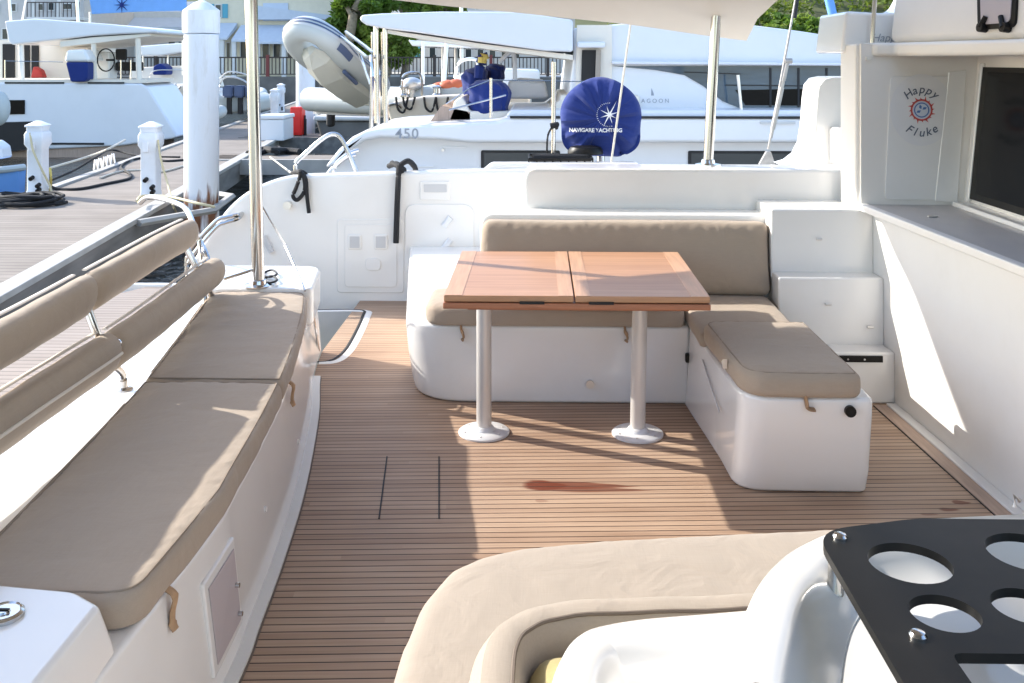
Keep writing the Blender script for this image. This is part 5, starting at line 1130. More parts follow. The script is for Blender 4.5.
# blue covers on its stern: three separate stuffed covers
def blob_cover(u0, v0, u1, v1, y, label, seed):
    a = Q(u0, v1, y); b = Q(u1, v0, y); w = (b.x - a.x) / 2; h = (b.z - a.z) / 2; bm = NB(); bmesh.ops.create_icosphere(bm, subdivisions=4, radius=1.0)
    for v in bm.verts:
        c = v.co; s = lambda x, p: math.copysign(abs(x) ** p, x); n = 0.05 * math.sin(c.x * 7 + seed) + 0.06 * math.sin(c.z * 9 + c.x * 5 + seed * 2) + 0.04 * math.sin(c.y * 11 + c.x * 9)
        v.co = Vector(((a.x + b.x) / 2 + s(c.x, 0.7) * w * (1 + n) * (1 + 0.12 * c.z), y + 0.3 + s(c.y, 0.7) * 0.28 * (1 + n), (a.z + b.z) / 2 + s(c.z, 0.65) * h * (1 + n * 0.5)))
    tt = tag(obj('engine_cover', bm, M['blue'], None), label, 'cover', 'blue covers on the neighbouring stern'); return tt
blob_cover(468, 80, 508, 119, 10.5, 'largest blue cover, square and bulging, behind the steel stanchion on the neighbouring boat', 1)
blob_cover(461, 68, 486, 100, 11.3, 'left blue cover leaning out over the neighbouring stern', 2)
blob_cover(484, 64, 504, 84, 11.6, 'upper right blue cover, round topped, under the white hardtop', 3)
bm = NB(); tube(bm, smooth_path([Q(479, 78, 11.2), Q(480, 66, 11.2), Q(483, 58, 11.2), Q(482, 54, 11.2)], 4), [0.06] * 13, 8); tag(obj('oar_bag', bm, M['blue'], None), 'narrow blue bag standing upright behind the blue covers', 'bag')
bm = NB(); tube(bm, smooth_path([Q(482, 63, 11.1), Q(483, 56, 11.1), Q(485, 60, 11.1)], 3), 0.05, 8); tag(obj('yellow_fender', bm, M['yellow'], None), 'small yellow float sticking out above the blue covers', 'float')

# dinghy hanging from the davits
t = thing('dinghy', 'grey inflatable dinghy with navy stripes, hanging nose up from the davits', 'inflatable boat', tuple(Q(345, 65, 13.4)))
A = P(309, 41, Y=12.6); B = P(364, 86, Y=14.4); ax = (B - A).normalized()
side = Vector((0.0, 1.0, -0.30)); side = (side - ax * side.dot(ax)).normalized(); dn = ax.cross(side).normalized()
if dn.z > 0: dn = -dn
R_ = 0.165; W2 = 0.33
def dp_(s, w, d): return A + ax * s + side * w + dn * d
LEN_D = (B - A).length
near = [dp_(LEN_D, -W2, 0), dp_(LEN_D * 0.6, -W2, 0), dp_(LEN_D * 0.25, -W2, 0), dp_(0.12, -W2 * 0.85, -0.06), dp_(-0.06, -W2 * 0.45, -0.11), dp_(-0.1, 0, -0.13)]
far = [dp_(-0.1, 0, -0.13), dp_(-0.06, W2 * 0.45, -0.11), dp_(0.12, W2 * 0.85, -0.06), dp_(LEN_D * 0.25, W2, 0), dp_(LEN_D * 0.6, W2, 0), dp_(LEN_D, W2, 0)]
pth = smooth_path(near + far[1:], 8); rr_ = [R_] * len(pth); 
for k, s in enumerate((0.25, 0.6, 0.85)): rr_[k] *= s; rr_[-1 - k] *= s
obj('tube', tube(NB(), pth, rr_, 20), M['pvc_grey'], t)
# stripes stand a hair proud along the near tube
def stripe(name, ang0, ang1, m, s0=0, s1=None, lift=0.004):
    bm = NB(); pts = pth[s0:s1]; rows = []
    for i, p in enumerate(pts):
        tt = (pts[min(i + 1, len(pts) - 1)] - pts[max(i - 1, 0)]).normalized(); out_ = tt.cross(dn).normalized()
        if out_.dot(p - dp_(LEN_D * 0.5, 0, 0)) < 0: out_ = -out_
        rows.append([p + (out_ * math.cos(a) + dn * math.sin(a)) * (R_ + lift) for a in np.linspace(ang0, ang1, 4)])
    loft(bm, rows, closed=False, caps=False); return obj(name, bm, m, t)
half = len(pth) // 2
stripe('stripe', rad(-40), rad(-29), M['pvc_blue'], 4, len(pth) - 4); stripe('stripe', rad(-20), rad(-12), M['pvc_blue'], 4, len(pth) - 4); stripe('stripe', rad(6), rad(40), M['pvc_blue'], 18, 26, 0.006)
stripe('rub_strake', rad(-8), rad(2), M['plaque'], 4, len(pth) - 4, 0.006)
rings = []
for s, w, d in ((0.12, 0.05, 0.16), (0.3, 0.24, 0.3), (0.7, 0.36, 0.40), (1.2, 0.38, 0.40), (LEN_D - 0.05, 0.38, 0.36)):
    rings.append([dp_(s, -w, 0.05), dp_(s, -w * 0.7, d * 0.62), dp_(s, 0, d), dp_(s, w * 0.7, d * 0.62), dp_(s, w, 0.05), dp_(s, 0, 0.02)])
obj('hull', loft(NB(), rings), M['pvc_hull'], t, smooth=False)
bm = NB(); tube(bm, [dp_(0.5, -W2 - 0.02, 0.2), dp_(0.95, -W2 - 0.02, 0.22)], 0.03, 6); obj('handle', bm, M['pvc_blue'], t)
bm = NB(); prism(bm, [dp_(LEN_D - 0.1, -W2, -0.15), dp_(LEN_D - 0.1, W2, -0.15), dp_(LEN_D - 0.1, W2 * 0.7, 0.3), dp_(LEN_D - 0.1, -W2 * 0.7, 0.3)], ax * 0.04); obj('transom', bm, M['pvc_hull'], t)

# ------------------------------------------------------------------ left catamaran and the boats further back
def hull_boat(y, pix, depth, m, parent, name='hull', bev=0.06): return obj(name, prism(NB(), [P(u, v, Y=y) for u, v in pix], (0, depth, 0)), m, parent, bevel=bev)
LY = 27.0
t = thing('left_catamaran', 'white catamaran with a big hardtop moored at the far left behind the power posts', 'sailing boat', (-12, 30, ZW))
hull_boat(LY, [(-120, 81.5), (141, 83.5), (148, 88), (178, 137), (172, 139), (120, 146), (-120, 157)], 2.2, M['gel_cool'], t)
bm = NB(); prism(bm, [P(-120, 150, Y=LY + .1), P(60, 147, Y=LY + .1), P(150, 141, Y=LY + .1), P(150, 170, Y=LY + .1), P(-120, 175, Y=LY + .1)], (0, 1.8, 0)); obj('lower_hull', bm, M['teak_strip'], t)
bm = NB(); box(bm, P(50, 0, Y=LY).x, P(104, 0, Y=LY).x, LY - 0.03, LY, P(0, 144.5, Y=LY).z, P(0, 142.5, Y=LY).z); obj('rubbing_strip', bm, M['rubber'], t)
w = obj('hull_window', prism(NB(), [P(u, v, Y=LY) for u, v in ((-20, 100), (25, 100), (25, 114), (-20, 115))], (0, -0.03, 0)), M['glass_dark'], t)
obj('bow_cover', prism(NB(), [P(u, v, Y=LY - 0.3) for u, v in ((-60, 124), (28, 122), (30, 148), (10, 152), (-60, 154))], (0, 0.27, 0)), M['dark'], t)
bm = NB(); box(bm, P(-100, 0, Y=LY).x, P(146, 0, Y=LY).x, LY + 0.05, LY + 2.1, P(0, 83, Y=LY).z, P(0, 79.5, Y=LY).z); obj('deck', bm, M['gel_warm'], t)
bm = NB(); box(bm, P(5, 0, Y=LY).x, P(64, 0, Y=LY).x, LY - 0.02, LY + 0.02, P(0, 83.6, Y=LY).z, P(0, 82, Y=LY).z); box(bm, P(88, 0, Y=LY).x, P(124, 0, Y=LY).x, LY - 0.02, LY + 0.02, P(0, 83.6, Y=LY).z, P(0, 82, Y=LY).z); obj('toe_rail', bm, M['rubber'], t)
# hardtop
obj('hardtop', prism(NB(), [P(u, v, Y=LY + 0.3) for u, v in ((4, 21), (34, 18.5), (70, 21), (110, 24), (156, 29), (158, 33), (125, 34), (90, 36), (50, 41), (12, 45), (8, 42))], (0, 4.0, 0)), M['gel_cool'], t, bevel=0.1)
obj('hardtop_lining', prism(NB(), [P(u, v, Y=LY + 0.4) for u, v in ((60, 41), (95, 37), (150, 33.5), (150, 36), (96, 43), (60, 47))], (0, 3.6, 0)), M['gel_warm'], t)
for u, m_ in ((21, 'gel'), (93.5, 'gel_warm'), (138, 'gel_warm')):
    bm = NB(); cyl(bm, P(u, 38, Y=LY + 0.5), P(u + 1, 82, Y=LY + 0.5), 0.075, 14); obj('hardtop_post', bm, M[m_], t)
obj('cabin', prism(NB(), [P(u, v, Y=LY + 3.0) for u, v in ((-20, 40), (60, 40), (88, 44), (88, 80), (-20, 80))], (0, 2.0, 0)), M['gel_warm'], t)
for u0, u1 in ((3, 15), (23, 30), (32, 39)):
    bm = NB(); prism(bm, [P(u0, 44, Y=LY + 2.98), P(u1, 44, Y=LY + 2.98), P(u1, 78, Y=LY + 2.98), P(u0, 78, Y=LY + 2.98)], (0, -0.03, 0)); obj('cabin_door', bm, M['dark'], t)
for u0, u1 in ((63, 66), (67, 72), (74, 78)):
    bm = NB(); prism(bm, [P(u0, 41.5, Y=LY + 2.98), P(u1, 41.5, Y=LY + 2.98), P(u1, 46, Y=LY + 2.98), P(u0, 46, Y=LY + 2.98)], (0, -0.03, 0)); obj('cabin_window', bm, M['glass_dark'], t)
bm = NB(); prism(bm, [P(63, 62, Y=LY + 0.9), P(66, 50, Y=LY + 0.9), P(84, 49, Y=LY + 0.9), P(90, 61, Y=LY + 0.9)], (0, 1.0, 0)); obj('engine_box', bm, M['gel'], t, bevel=0.08)
bm = NB(); c = P(106, 60, Y=LY + 1.5); tube(bm, [c + Vector((0.12 * math.cos(x) , 0.3 * math.cos(x), 0.33 * math.sin(x))) for x in np.linspace(0, 2 * math.pi, 25)[:-1]], 0.02, 6, closed=True); cyl(bm, c, c + Vector((0.2, 0.1, 0)), 0.03, 8); obj('helm_wheel', bm, M['black'], t)
bm = NB(); box(bm, P(98, 0, Y=LY + 2.2).x, P(112, 0, Y=LY + 2.2).x, LY + 2.0, LY + 2.6, P(0, 80, Y=LY + 2).z, P(0, 52, Y=LY + 2).z); obj('helm_console', bm, M['gel'], t, bevel=0.05)
bm = NB(); box(bm, P(118, 0, Y=LY + 2.2).x, P(129, 0, Y=LY + 2.2).x, LY + 2.0, LY + 2.1, P(0, 60, Y=LY + 2).z, P(0, 49, Y=LY + 2).z); box(bm, P(114, 0, Y=LY + 2.2).x, P(136, 0, Y=LY + 2.2).x, LY + 2.3, LY + 2.8, P(0, 71, Y=LY + 2).z, P(0, 62, Y=LY + 2).z); obj('dark_seats', bm, M['dark'], t, bevel=0.04)
bm = NB(); prism(bm, [P(30, 78, Y=LY + 2.5), P(33, 66, Y=LY + 2.5), P(40, 70, Y=LY + 2.5), P(43, 78, Y=LY + 2.5)], (0, 0.3, 0)); obj('red_cushion', bm, M['orange_dark'], t, bevel=0.05)
bm = NB(); 
bm.free()
for u in (5, 121, 131): obj('stanchion', cyl(NB(), P(u, 82, Y=LY + 0.1), P(u, 60, Y=LY + 0.1), 0.02, 8), M['steel'], t)
obj('lifeline', tube(NB(), [P(5, 61, Y=LY + .1), P(63, 62, Y=LY + .1)], 0.01, 6), M['steel'], t)
# outboard with blue cover
t2 = thing('outboard_motor', 'outboard motor with white cowl and blue cover on the rail of the left catamaran', 'outboard motor', tuple(P(76, 82, Y=LY - 0.1)))
bm = NB(); prism(bm, [P(65, 62, Y=LY - 0.2), P(87, 62, Y=LY - 0.2), P(87, 79, Y=LY - 0.2), P(84, 82, Y=LY - 0.2), P(70, 82, Y=LY - 0.2)], (0, 0.45, 0)); obj('cover', bm, M['blue'], t2, bevel=0.08)
bm = NB(); prism(bm, [P(64, 62, Y=LY - 0.22), P(66, 50, Y=LY - 0.22), P(84, 49, Y=LY - 0.22), P(90, 60, Y=LY - 0.22), P(87, 62, Y=LY - 0.22)], (0, 0.5, 0)); obj('cowl', bm, M['gel'], t2, bevel=0.08)
# blue awning behind the left boat with its star and a boat under it
ay = 38.0
t = thing('blue_awning', 'flat bright blue awning with a dark star, stretched behind the hardtop of the left catamaran', 'awning', tuple(P(130, 14, Y=ay)))
obj('canvas', prism(NB(), [P(u, v, Y=ay) for u, v in ((86, -20), (186, -20), (186, 10.5), (140, 11.5), (92, 14))], (0, 0.08, 0)), M['blue_bright'], t)
sp = []
for k in range(16):
    a_ = k * math.pi / 8; r = 0.33 if k % 2 == 0 else 0.07; sp.append((r * math.cos(a_), r * math.sin(a_)))
sm = curve_mesh([sp], 0.01); c = P(122, 5, Y=ay); sm.transform(Matrix.Translation((c.x, ay - 0.02, c.z)) @ Matrix.Rotation(math.pi / 2, 4, 'X')); obj('star', sm, M['blue'], t)
for u in (90, 183): obj('awning_pole', cyl(NB(), P(u, 12, Y=ay + 0.05), P(u, 75, Y=ay + 0.05), 0.05, 8), M['alu'], t)
t = thing('far_sailboat', 'far white motor boat with a cream canopy, seen behind the thick piling', 'boat', (P(170, 0, Y=40).x, 40, ZW))
hull_boat(40, [(120, 92), (240, 88), (236, 100), (225, 108), (120, 108)], 3, M['gel_cool'], t)
obj('canopy', prism(NB(), [P(u, v, Y=40.5) for u, v in ((139, 46), (180, 43), (196, 44), (196, 50), (160, 56), (141, 56))], (0, 2.5, 0)), M['gel'], t, bevel=0.08)
obj('cabin', prism(NB(), [P(u, v, Y=41) for u, v in ((128, 88), (130, 68), (165, 66), (205, 72), (210, 88))], (0, 2, 0)), M['gel_warm'], t, bevel=0.08)
bm = NB()
for u in (143, 168, 194): cyl(bm, P(u, 52, Y=41), P(u, 72, Y=41), 0.04, 8)
obj('canopy_post', bm, M['alu'], t)
bm = NB(); prism(bm, [P(152, 75, Y=40.2), P(153, 66, Y=40.2), P(160, 63, Y=40.2), P(166, 67, Y=40.2), P(166, 75, Y=40.2)], (0, 0.8, 0)); tag(obj('blue_hatch_cover', bm, M['blue'], None, bevel=0.08), 'small round navy cover on the far boat behind the left catamaran', 'cover')
# dinghies and engines jumbled in the gap
def small_dinghy(u, v, y, ln, ang, label):
    c = P(u, v, Y=y); t = thing('inflatable_boat', label, 'inflatable boat', tuple(c), 'small tenders in the marina')
    d = Vector((math.cos(ang), math.sin(ang), 0)); s = Vector((-d.y, d.x, 0)); r = 0.2
    pts = [c - d * ln / 2 - s * 0.6, c + d * ln * 0.2 - s * 0.6, c + d * ln * 0.45 - s * 0.35 + Vector((0, 0, 0.1)), c + d * ln * 0.55 + Vector((0, 0, 0.18)), c + d * ln * 0.45 + s * 0.35 + Vector((0, 0, 0.1)), c + d * ln * 0.2 + s * 0.6, c - d * ln / 2 + s * 0.6]
    obj('tube', tube(NB(), smooth_path(pts, 5), r, 12), M['pvc_grey'], t)
    bm = NB(); slab(bm, [tuple((c + d * a + s * b).xy) for a, b in ((-ln / 2, -0.5), (ln * 0.3, -0.5), (ln * 0.45, 0), (ln * 0.3, 0.5), (-ln / 2, 0.5))], c.z - 0.25, c.z - 0.1); obj('floor', bm, M['plaque'], t)
    e = c - d * (ln / 2 + 0.1); bm = NB(); box(bm, e.x - 0.16, e.x + 0.16, e.y - 0.2, e.y + 0.2, e.z + 0.15, e.z + 0.6); box(bm, e.x - 0.07, e.x + 0.07, e.y - 0.08, e.y + 0.08, e.z - 0.5, e.z + 0.15); obj('outboard', bm, M['rubber'], t, bevel=0.05); return t
small_dinghy(168, 118, 31, 3.0, 0.5, 'small grey tender between the transom of the left catamaran and the thick piling')
small_dinghy(232, 98, 38, 3.2, 1.2, 'grey tender with a dark outboard right behind the thick piling')
small_dinghy(395, 100, 16, 2.8, -0.6, 'white and grey tender behind the hardtop posts of the neighbouring catamaran')
small_dinghy(350, 118, 30, 2.6, 0.2, 'low grey tender on the water below the hanging dinghy')
t = thing('blue_dinghy', 'blue tender cut off at the left edge, beside the left power post', 'dinghy', tuple(P(5, 178, z=ZW)))
y_ = P(5, 190, z=ZW + 0.1).y
rings = [[Vector((P(u, 0, Y=y_).x, y_ + w, ZW + h)) for w, h in ((-wd, 0.5), (-wd * 0.7, 0.05), (wd * 0.7, 0.05), (wd, 0.5))] for u, wd in ((-90, 0.7), (-20, 0.7), (8, 0.55), (22, 0.15))]
obj('hull', loft(NB(), rings), M['blue_bright'], t)
bm = NB(); prism(bm, [Vector((P(u, 0, Y=y_).x, y_ - 0.2, P(0, v, Y=y_).z)) for u, v in ((-40, 150), (-2, 140), (6, 146), (8, 158), (-40, 160))], (0, 0.4, 0)); obj('console', bm, M['gel_cool'], t, bevel=0.05)
bm = NB(); tube(bm, smooth_path([Vector((P(u, 0, Y=y_).x, y_ - w, ZW + 0.56)) for u, w in ((-90, 0.75), (-20, 0.75), (10, 0.55), (24, 0.0))], 4), 0.07, 8); obj('rub_rail', bm, M['pvc_grey'], t)
# folded sail / fender at the far left edge
c = P(-2, 108, Y=24.0); bm = NB(); ball(bm, c, 0.28, (1, 1, 1.6), 3); tt = tag(obj('fender', bm, M['pvc_grey'], None), 'striped grey fender hanging at the left edge of the picture', 'fender')

# monohull stern with winches and lines, mid picture
MY = 14.5
t = thing('sailing_yacht', 'white sailing yacht with winches and coiled lines on its stern, behind the hardtop posts', 'sailing boat', (P(420, 0, Y=MY).x, MY, ZW))
hull_boat(MY, [(386, 108), (395, 101), (425, 96), (470, 94), (530, 92), (530, 150), (400, 150)], 3.0, M['gel_warm'], t, bev=0.05)
hull_boat(MY + 0.5, [(420, 97), (427, 86), (440, 84), (462, 85), (470, 96)], 1.6, M['gel'], t, 'cockpit_seat', 0.08)
hull_boat(MY + 2.5, [(450, 84), (458, 74), (500, 68), (540, 70), (540, 90), (450, 90)], 2.5, M['gel'], t, 'cabin', 0.1)
c = P(412, 84, Y=MY + 0.4); obj('compass_pod', ball(NB(), c, 0.13, (1.2, 1, 0.8), 3), M['alu'], t)
bm = NB(); cyl(bm, P(412, 88, Y=MY + 0.4), P(411, 104, Y=MY + 0.4), 0.06, 10); obj('pod_stem', bm, M['alu'], t)
for u in (404, 437): bm = NB(); lathe(bm, P(u, 97, Y=MY + 0.3), [(0.09, 0), (0.09, 0.03), (0.06, 0.06), (0.055, 0.13), (0.08, 0.16), (0.03, 0.18)], 16); obj('winch', bm, M['steel'], t)
bm = NB()
for (u, h) in ((396, 12), (403, 9), (424, 11), (436, 13)): tube(bm, smooth_path([P(u, 97, Y=MY - 0.05), P(u + 2, 97 + h, Y=MY - 0.06), P(u + 8, 97 + h + 3, Y=MY - 0.06), P(u + 12, 97, Y=MY - 0.05)], 5), 0.018, 6)
obj('hanging_line', bm, M['rubber'], t)
bm = NB(); tube(bm, smooth_path([P(385, 112, Y=MY), P(388, 106, Y=MY), P(397, 104, Y=MY), P(402, 108, Y=MY)], 5), 0.022, 8); tube(bm, smooth_path([P(402, 90, Y=MY), P(404, 75, Y=MY), P(420, 74, Y=MY), P(422, 96, Y=MY)], 5), 0.018, 8); obj('pushpit', bm, M['steel'], t)
for (u, y_) in ((423, 18), (443, 19), (447, 16.5), (456, 21)): 
    bm = NB(); cyl(bm, P(u, 42, Y=y_), P(u + (-3 if u in (447,) else 0), 84, Y=y_), 0.035, 10); obj('bimini_post', bm, M['gel'], t)
obj('bimini', prism(NB(), [P(u, v, Y=18) for u, v in ((408, 40), (460, 44), (520, 47), (520, 50), (440, 47), (412, 46))], (0, 3, 0)), M['gel'], t, bevel=0.05)
bm = NB(); tube(bm, smooth_path([P(455, 78, Y=17), P(460, 62, Y=17), P(476, 60, Y=17), P(478, 76, Y=17)], 5), 0.03, 8); obj('windscreen_frame', bm, M['gel'], t)
for k, (u, v, r) in enumerate(((441, 86, 0.11), (449, 86, 0.13), (456, 84, 0.12), (461, 83, 0.1))):
    pass
bm = NB()
for u, v, r in ((440, 87, 0.10), (448, 86.5, 0.13), (456, 85, 0.12)): ball(bm, P(u, v, Y=MY + 0.45), r, (1.3, 1, 0.8), 2)
tag(obj('life_jacket', bm, M['orange'], None), 'orange life jacket lying on the stern of the sailing yacht', 'life jacket')
for k, (u, h, x) in enumerate(((460, -40, 2), (512, 30, 0), (527, 30, 0))): pass
# more of the jumble between the piling and the dinghy
def mast(u0, v0, u1, v1, y, r, label, m='alu'):
    return tag(obj('mast', tube(NB(), [P(u0, v0, Y=y), P(u1, v1, Y=y)], r, 10), M[m]), label, 'mast', 'masts and aerials in the marina')
t = thing('grey_launch', 'grey launch with a tubular arch and outboards between the piling and the steel pole', 'boat', tuple(P(236, 110, Y=33)))
hull_boat(33, [(212, 108), (216, 96), (252, 94), (262, 99), (258, 112), (216, 114)], 1.8, M['pvc_grey'], t, bev=0.15)
for y_ in (33.1, 34.4):
    obj('arch', tube(NB(), smooth_path([P(217, 97, Y=y_), P(222, 80, Y=y_), P(232, 77, Y=y_), P(246, 82, Y=y_), P(256, 96, Y=y_)], 5), 0.03, 8), M['alu'], t)
    obj('arch', tube(NB(), smooth_path([P(214, 86, Y=y_), P(228, 72, Y=y_), P(250, 76, Y=y_), P(258, 84, Y=y_)], 5), 0.022, 8), M['alu'], t)
for u in (230, 241, 252):
    bm = NB(); c = P(u, 92, Y=33.0); box(bm, c.x - 0.17, c.x + 0.17, 32.7, 33.2, c.z - 0.18, c.z + 0.22); bmesh.ops.bevel(bm, geom=list(bm.edges), offset=0.05, segments=2, affect='EDGES'); o = obj('outboard', bm, M['pvc_blue'], t); obj('outboard_leg', box(NB(), c.x - 0.07, c.x + 0.07, 32.85, 33.05, c.z - 0.75, c.z - 0.181), M['rubber'], o)
t = thing('white_launch', 'small white launch with a red cushion moored right of the white dock box', 'boat', tuple(P(330, 116, Y=36)))
hull_boat(36, [(316, 104), (320, 97), (360, 95), (368, 99), (364, 110), (320, 111)], 1.6, M['gel'], t, bev=0.12)
hull_boat(36.3, [(322, 97), (325, 90), (334, 90), (338, 97)], 0.9, M['gel_warm'], t, 'console', 0.06)
obj('cushion', ball(NB(), P(328, 95, Y=35.9), 0.2, (1.6, 0.7, 0.7), 2), M['red'], t)
t = thing('white_sailboat_stern', 'stern of a white yacht with a folded pushpit, in front of the quay railing', 'sailing boat', tuple(P(160, 90, Y=35)))
hull_boat(35, [(140, 96), (146, 86), (186, 84), (192, 92), (186, 104), (146, 106)], 3.0, M['gel_warm'], t, bev=0.1)
for y_ in (35.1, 36.4): obj('pushpit', tube(NB(), smooth_path([P(150, 86, Y=y_), P(152, 72, Y=y_), P(170, 70, Y=y_), P(188, 72, Y=y_), P(190, 88, Y=y_)], 5), 0.02, 6), M['alu'], t)
obj('gangway', tube(NB(), [P(150, 112, Y=34.5), P(176, 84, Y=34.6)], 0.05, 6), M['alu'], t); obj('gangway', tube(NB(), [P(156, 113, Y=34.8), P(181, 86, Y=34.9)], 0.05, 6), M['alu'], t)
mast(8, -20, 16, 80, 33, 0.05, 'thin slanting aerial at the upper left corner'); mast(76, -20, 82, 78, 34, 0.06, 'slim mast in front of the grey apartment block, left of the blue awning')
mast(28, -10, 22, 22, 30, 0.03, 'short pale stay running down to the hardtop of the left catamaran'); mast(461, -20, 462, 60, 24, 0.05, 'thin mast rising behind the neighbouring hardtop')
# a dark hull with a transom beyond the dinghy
t = thing('dark_boat', 'dark hulled boat moored beyond the finger dock under the hanging dinghy', 'boat', (P(345, 0, Y=27).x, 27, ZW))
hull_boat(26, [(315, 120), (372, 121), (368, 143), (322, 143)], 4, M['stone'], t, bev=0.1)
hull_boat(25.9, [(313, 116), (374, 117), (374, 121), (313, 121)], 4.2, M['wall_grey'], t, 'gunwale', 0.05)
bm = NB(); tube(bm, smooth_path([P(330, 112, Y=26.5), P(345, 103, Y=26.5), P(358, 106, Y=26.5), P(372, 118, Y=26.5)], 5), 0.22, 10); obj('raft_tube', bm, M['pvc_grey'], t)
hull_boat(29, [(316, 116), (318, 98), (330, 94), (338, 98), (340, 116)], 1.5, M['gel_warm'], t, 'console', 0.1)
c = P(327, 94, Y=29); tag(obj('red_buoy', ball(NB(), c, 0.16, (1.3, 1, 0.8), 3), M['orange'], None), 'small red float lying on the dark hulled boat', 'float')
# masts and stays in the upper right
bm = NB(); tube(bm, [P(822, -30, Y=17), P(838, 37, Y=17)], 0.075, 10); tag(obj('boom_strut', bm, M['blue_bright'], None), 'slanting blue pole rising behind the white deckhouse roof', 'pole')

# ------------------------------------------------------------------ quay railing, houses
def railing(u0, u1, y, z0, label):
    a = P(u0, 70, Y=y); b = P(u1, 70, Y=y); t = thing('railing', label, 'railing', ((a.x + b.x) / 2, y, z0))
    bm = NB(); box(bm, a.x, b.x, y - 0.04, y + 0.04, z0 + 1.12, z0 + 1.2); box(bm, a.x, b.x, y - 0.03, y + 0.03, z0 + 0.12, z0 + 0.18); obj('rail', bm, M['fence_dark'], t)
    bm = NB(); n = int((b.x - a.x) / 0.22)
    for k in range(n + 1): x = a.x + (b.x - a.x) * k / n; box(bm, x - 0.03, x + 0.03, y - 0.012, y + 0.012, z0 + 0.181, z0 + 1.119)
    o = obj('picket', bm, M['fence_dark'], t, smooth=False); o['kind'] = 'stuff'
    k = 0
    x = a.x
    while x < b.x: bm = NB(); box(bm, x - 0.09, x + 0.09, y - 0.1, y + 0.1, z0 + 0.01, z0 + 1.32); obj('post', bm, M['fence_red'] if k % 3 == 0 else M['fence_dark'], t); x += 3.4; k += 1
    return t
railing(100, 320, YQ + 0.5, ZQ + 0.12, 'dark railing along the quay in front of the cream house')
railing(322, 560, YQ + 0.8, ZQ + 0.12, 'dark and maroon railing along the quay below the green trees')

def house(u0, u1, vt, y, m, depth, label, wins=(), base_v=None, roof=None, extra=None):
    x0 = P(u0, 0, Y=y).x; x1 = P(u1, 0, Y=y).x; zt = P(0, vt, Y=y).z
    t = thing('house', label, 'house', ((x0 + x1) / 2, y + depth / 2, ZQ))
    bm = NB(); box(bm, x0, x1, y, y + depth, ZQ + 0.01, zt); obj('wall', bm, m, t)
    for (a, b, c, d, kind) in wins:
        p = P(a, b, Y=y); q = P(c, d, Y=y)
        bm = NB(); box(bm, p.x, q.x, y - 0.06, y - 0.003, q.z, p.z); f = obj('window', bm, M['wall_white'], t)
        bm = NB(); e = 0.07; box(bm, p.x + e, q.x - e, y - 0.075, y - 0.061, q.z + e, p.z - e); obj('pane', bm, M['glass_bld'], f)
        if kind == 's':
            w = (q.x - p.x) * 0.75
            for xa in (q.x + 0.05, ): bm = NB(); box(bm, xa, xa + w, y - 0.08, y - 0.004, q.z, p.z); obj('shutter', bm, M['turq'], t)
            if kind == 's' : bm = NB(); box(bm, p.x - w - 0.05, p.x - 0.05, y - 0.08, y - 0.004, q.z, p.z); obj('shutter', bm, M['turq'], t)
    return t, x0, x1, zt
HYY = 66.0
t, x0, x1, zt = house(204, 338, -140, HYY, M['wall_cream'], 12, 'cream stucco house with turquoise shutters behind the quay railing', wins=[(215, 4, 222, 18, 's'), (263, -30, 270, -12, 's'), (226, 42, 231, 58, 'n'), (240, 40, 247, 58, 'n'), (262, 43, 270, 58, 'n'), (273, 43, 281, 58, 'n'), (287, 43, 295, 58, 'n'), (300, 43, 308, 58, 'n')])
for (ua, ub, va, vb) in ((200, 232, 26, 38), (236, 250, 28, 40), (250, 325, 28, 42)):
    a = P(ua, va, Y=HYY - 1.2); b = P(ub, vb, Y=HYY - 1.2); bm = NB(); prism(bm, [(a.x, HYY - 0.05, a.z + 0.25), (a.x, HYY - 2.2, b.z), (a.x, HYY - 2.2, b.z - 0.14), (a.x, HYY - 0.05, a.z - 0.1)], (b.x - a.x, 0, 0)); obj('porch_roof', bm, M['roof_metal'], t)
for u in (222, 234, 258, 284, 310): bm = NB(); a = P(u, 40, Y=HYY - 2.0); box(bm, a.x - 0.14, a.x + 0.14, HYY - 2.1, HYY - 1.85, ZQ + 0.01, a.z); obj('porch_column', bm, M['wall_white'], t)
bm = NB(); a = P(252, 2, Y=HYY - 0.2); b = P(335, 2, Y=HYY - 0.2); prism(bm, [(a.x, HYY - 0.6, a.z - 1.2), (b.x, HYY - 0.6, a.z - 1.2), (b.x, HYY - 0.6, a.z - 0.95), (a.x, HYY - 0.6, a.z - 0.2)], (0, 0.58, 0)); 
obj('shed_roof', bm, M['roof_metal'], t)
bm = NB(); a = P(263, 3, Y=HYY - 0.1); b = P(288, 21, Y=HYY - 0.1); box(bm, a.x, b.x, HYY - 0.08, HYY - 0.005, b.z, a.z)
for k in range(1, 8): pass
obj('louvre', bm, M['roof_metal'], t)
t, x0, x1, zt = house(86, 203, 12, 72.0, M['wall_white'], 10, 'long low white house with a pale roof behind the blue awning', wins=[(100, 44, 106, 54, 'n'), (168, 41, 176, 46, 'n'), (178, 41, 186, 46, 'n')])
bm = NB(); a = P(80, 30, Y=71.5); b = P(206, 14, Y=71.5); prism(bm, [(a.x, 70.6, a.z), (b.x, 70.6, a.z), (b.x, 74.5, b.z + 0.9), (a.x, 74.5, b.z + 0.9)], (0, 0, 0.2)); obj('roof', bm, M['roof_metal'], t)
for k in range(5): pass
t, x0, x1, zt = house(-60, 84, -150, 64.0, M['wall_grey'], 12, 'grey apartment block with balconies at the upper left corner', wins=[(38, 3, 44, 11, 'n'), (48, 2, 55, 11, 'n'), (63, 3, 73, 10, 'n'), (10, 3, 17, 12, 'n'), (45, 28, 52, 40, 'n'), (-10, 3, 0, 12, 'n'), (2, 28, 9, 40, 'n'), (20, 28, 27, 40, 'n')])
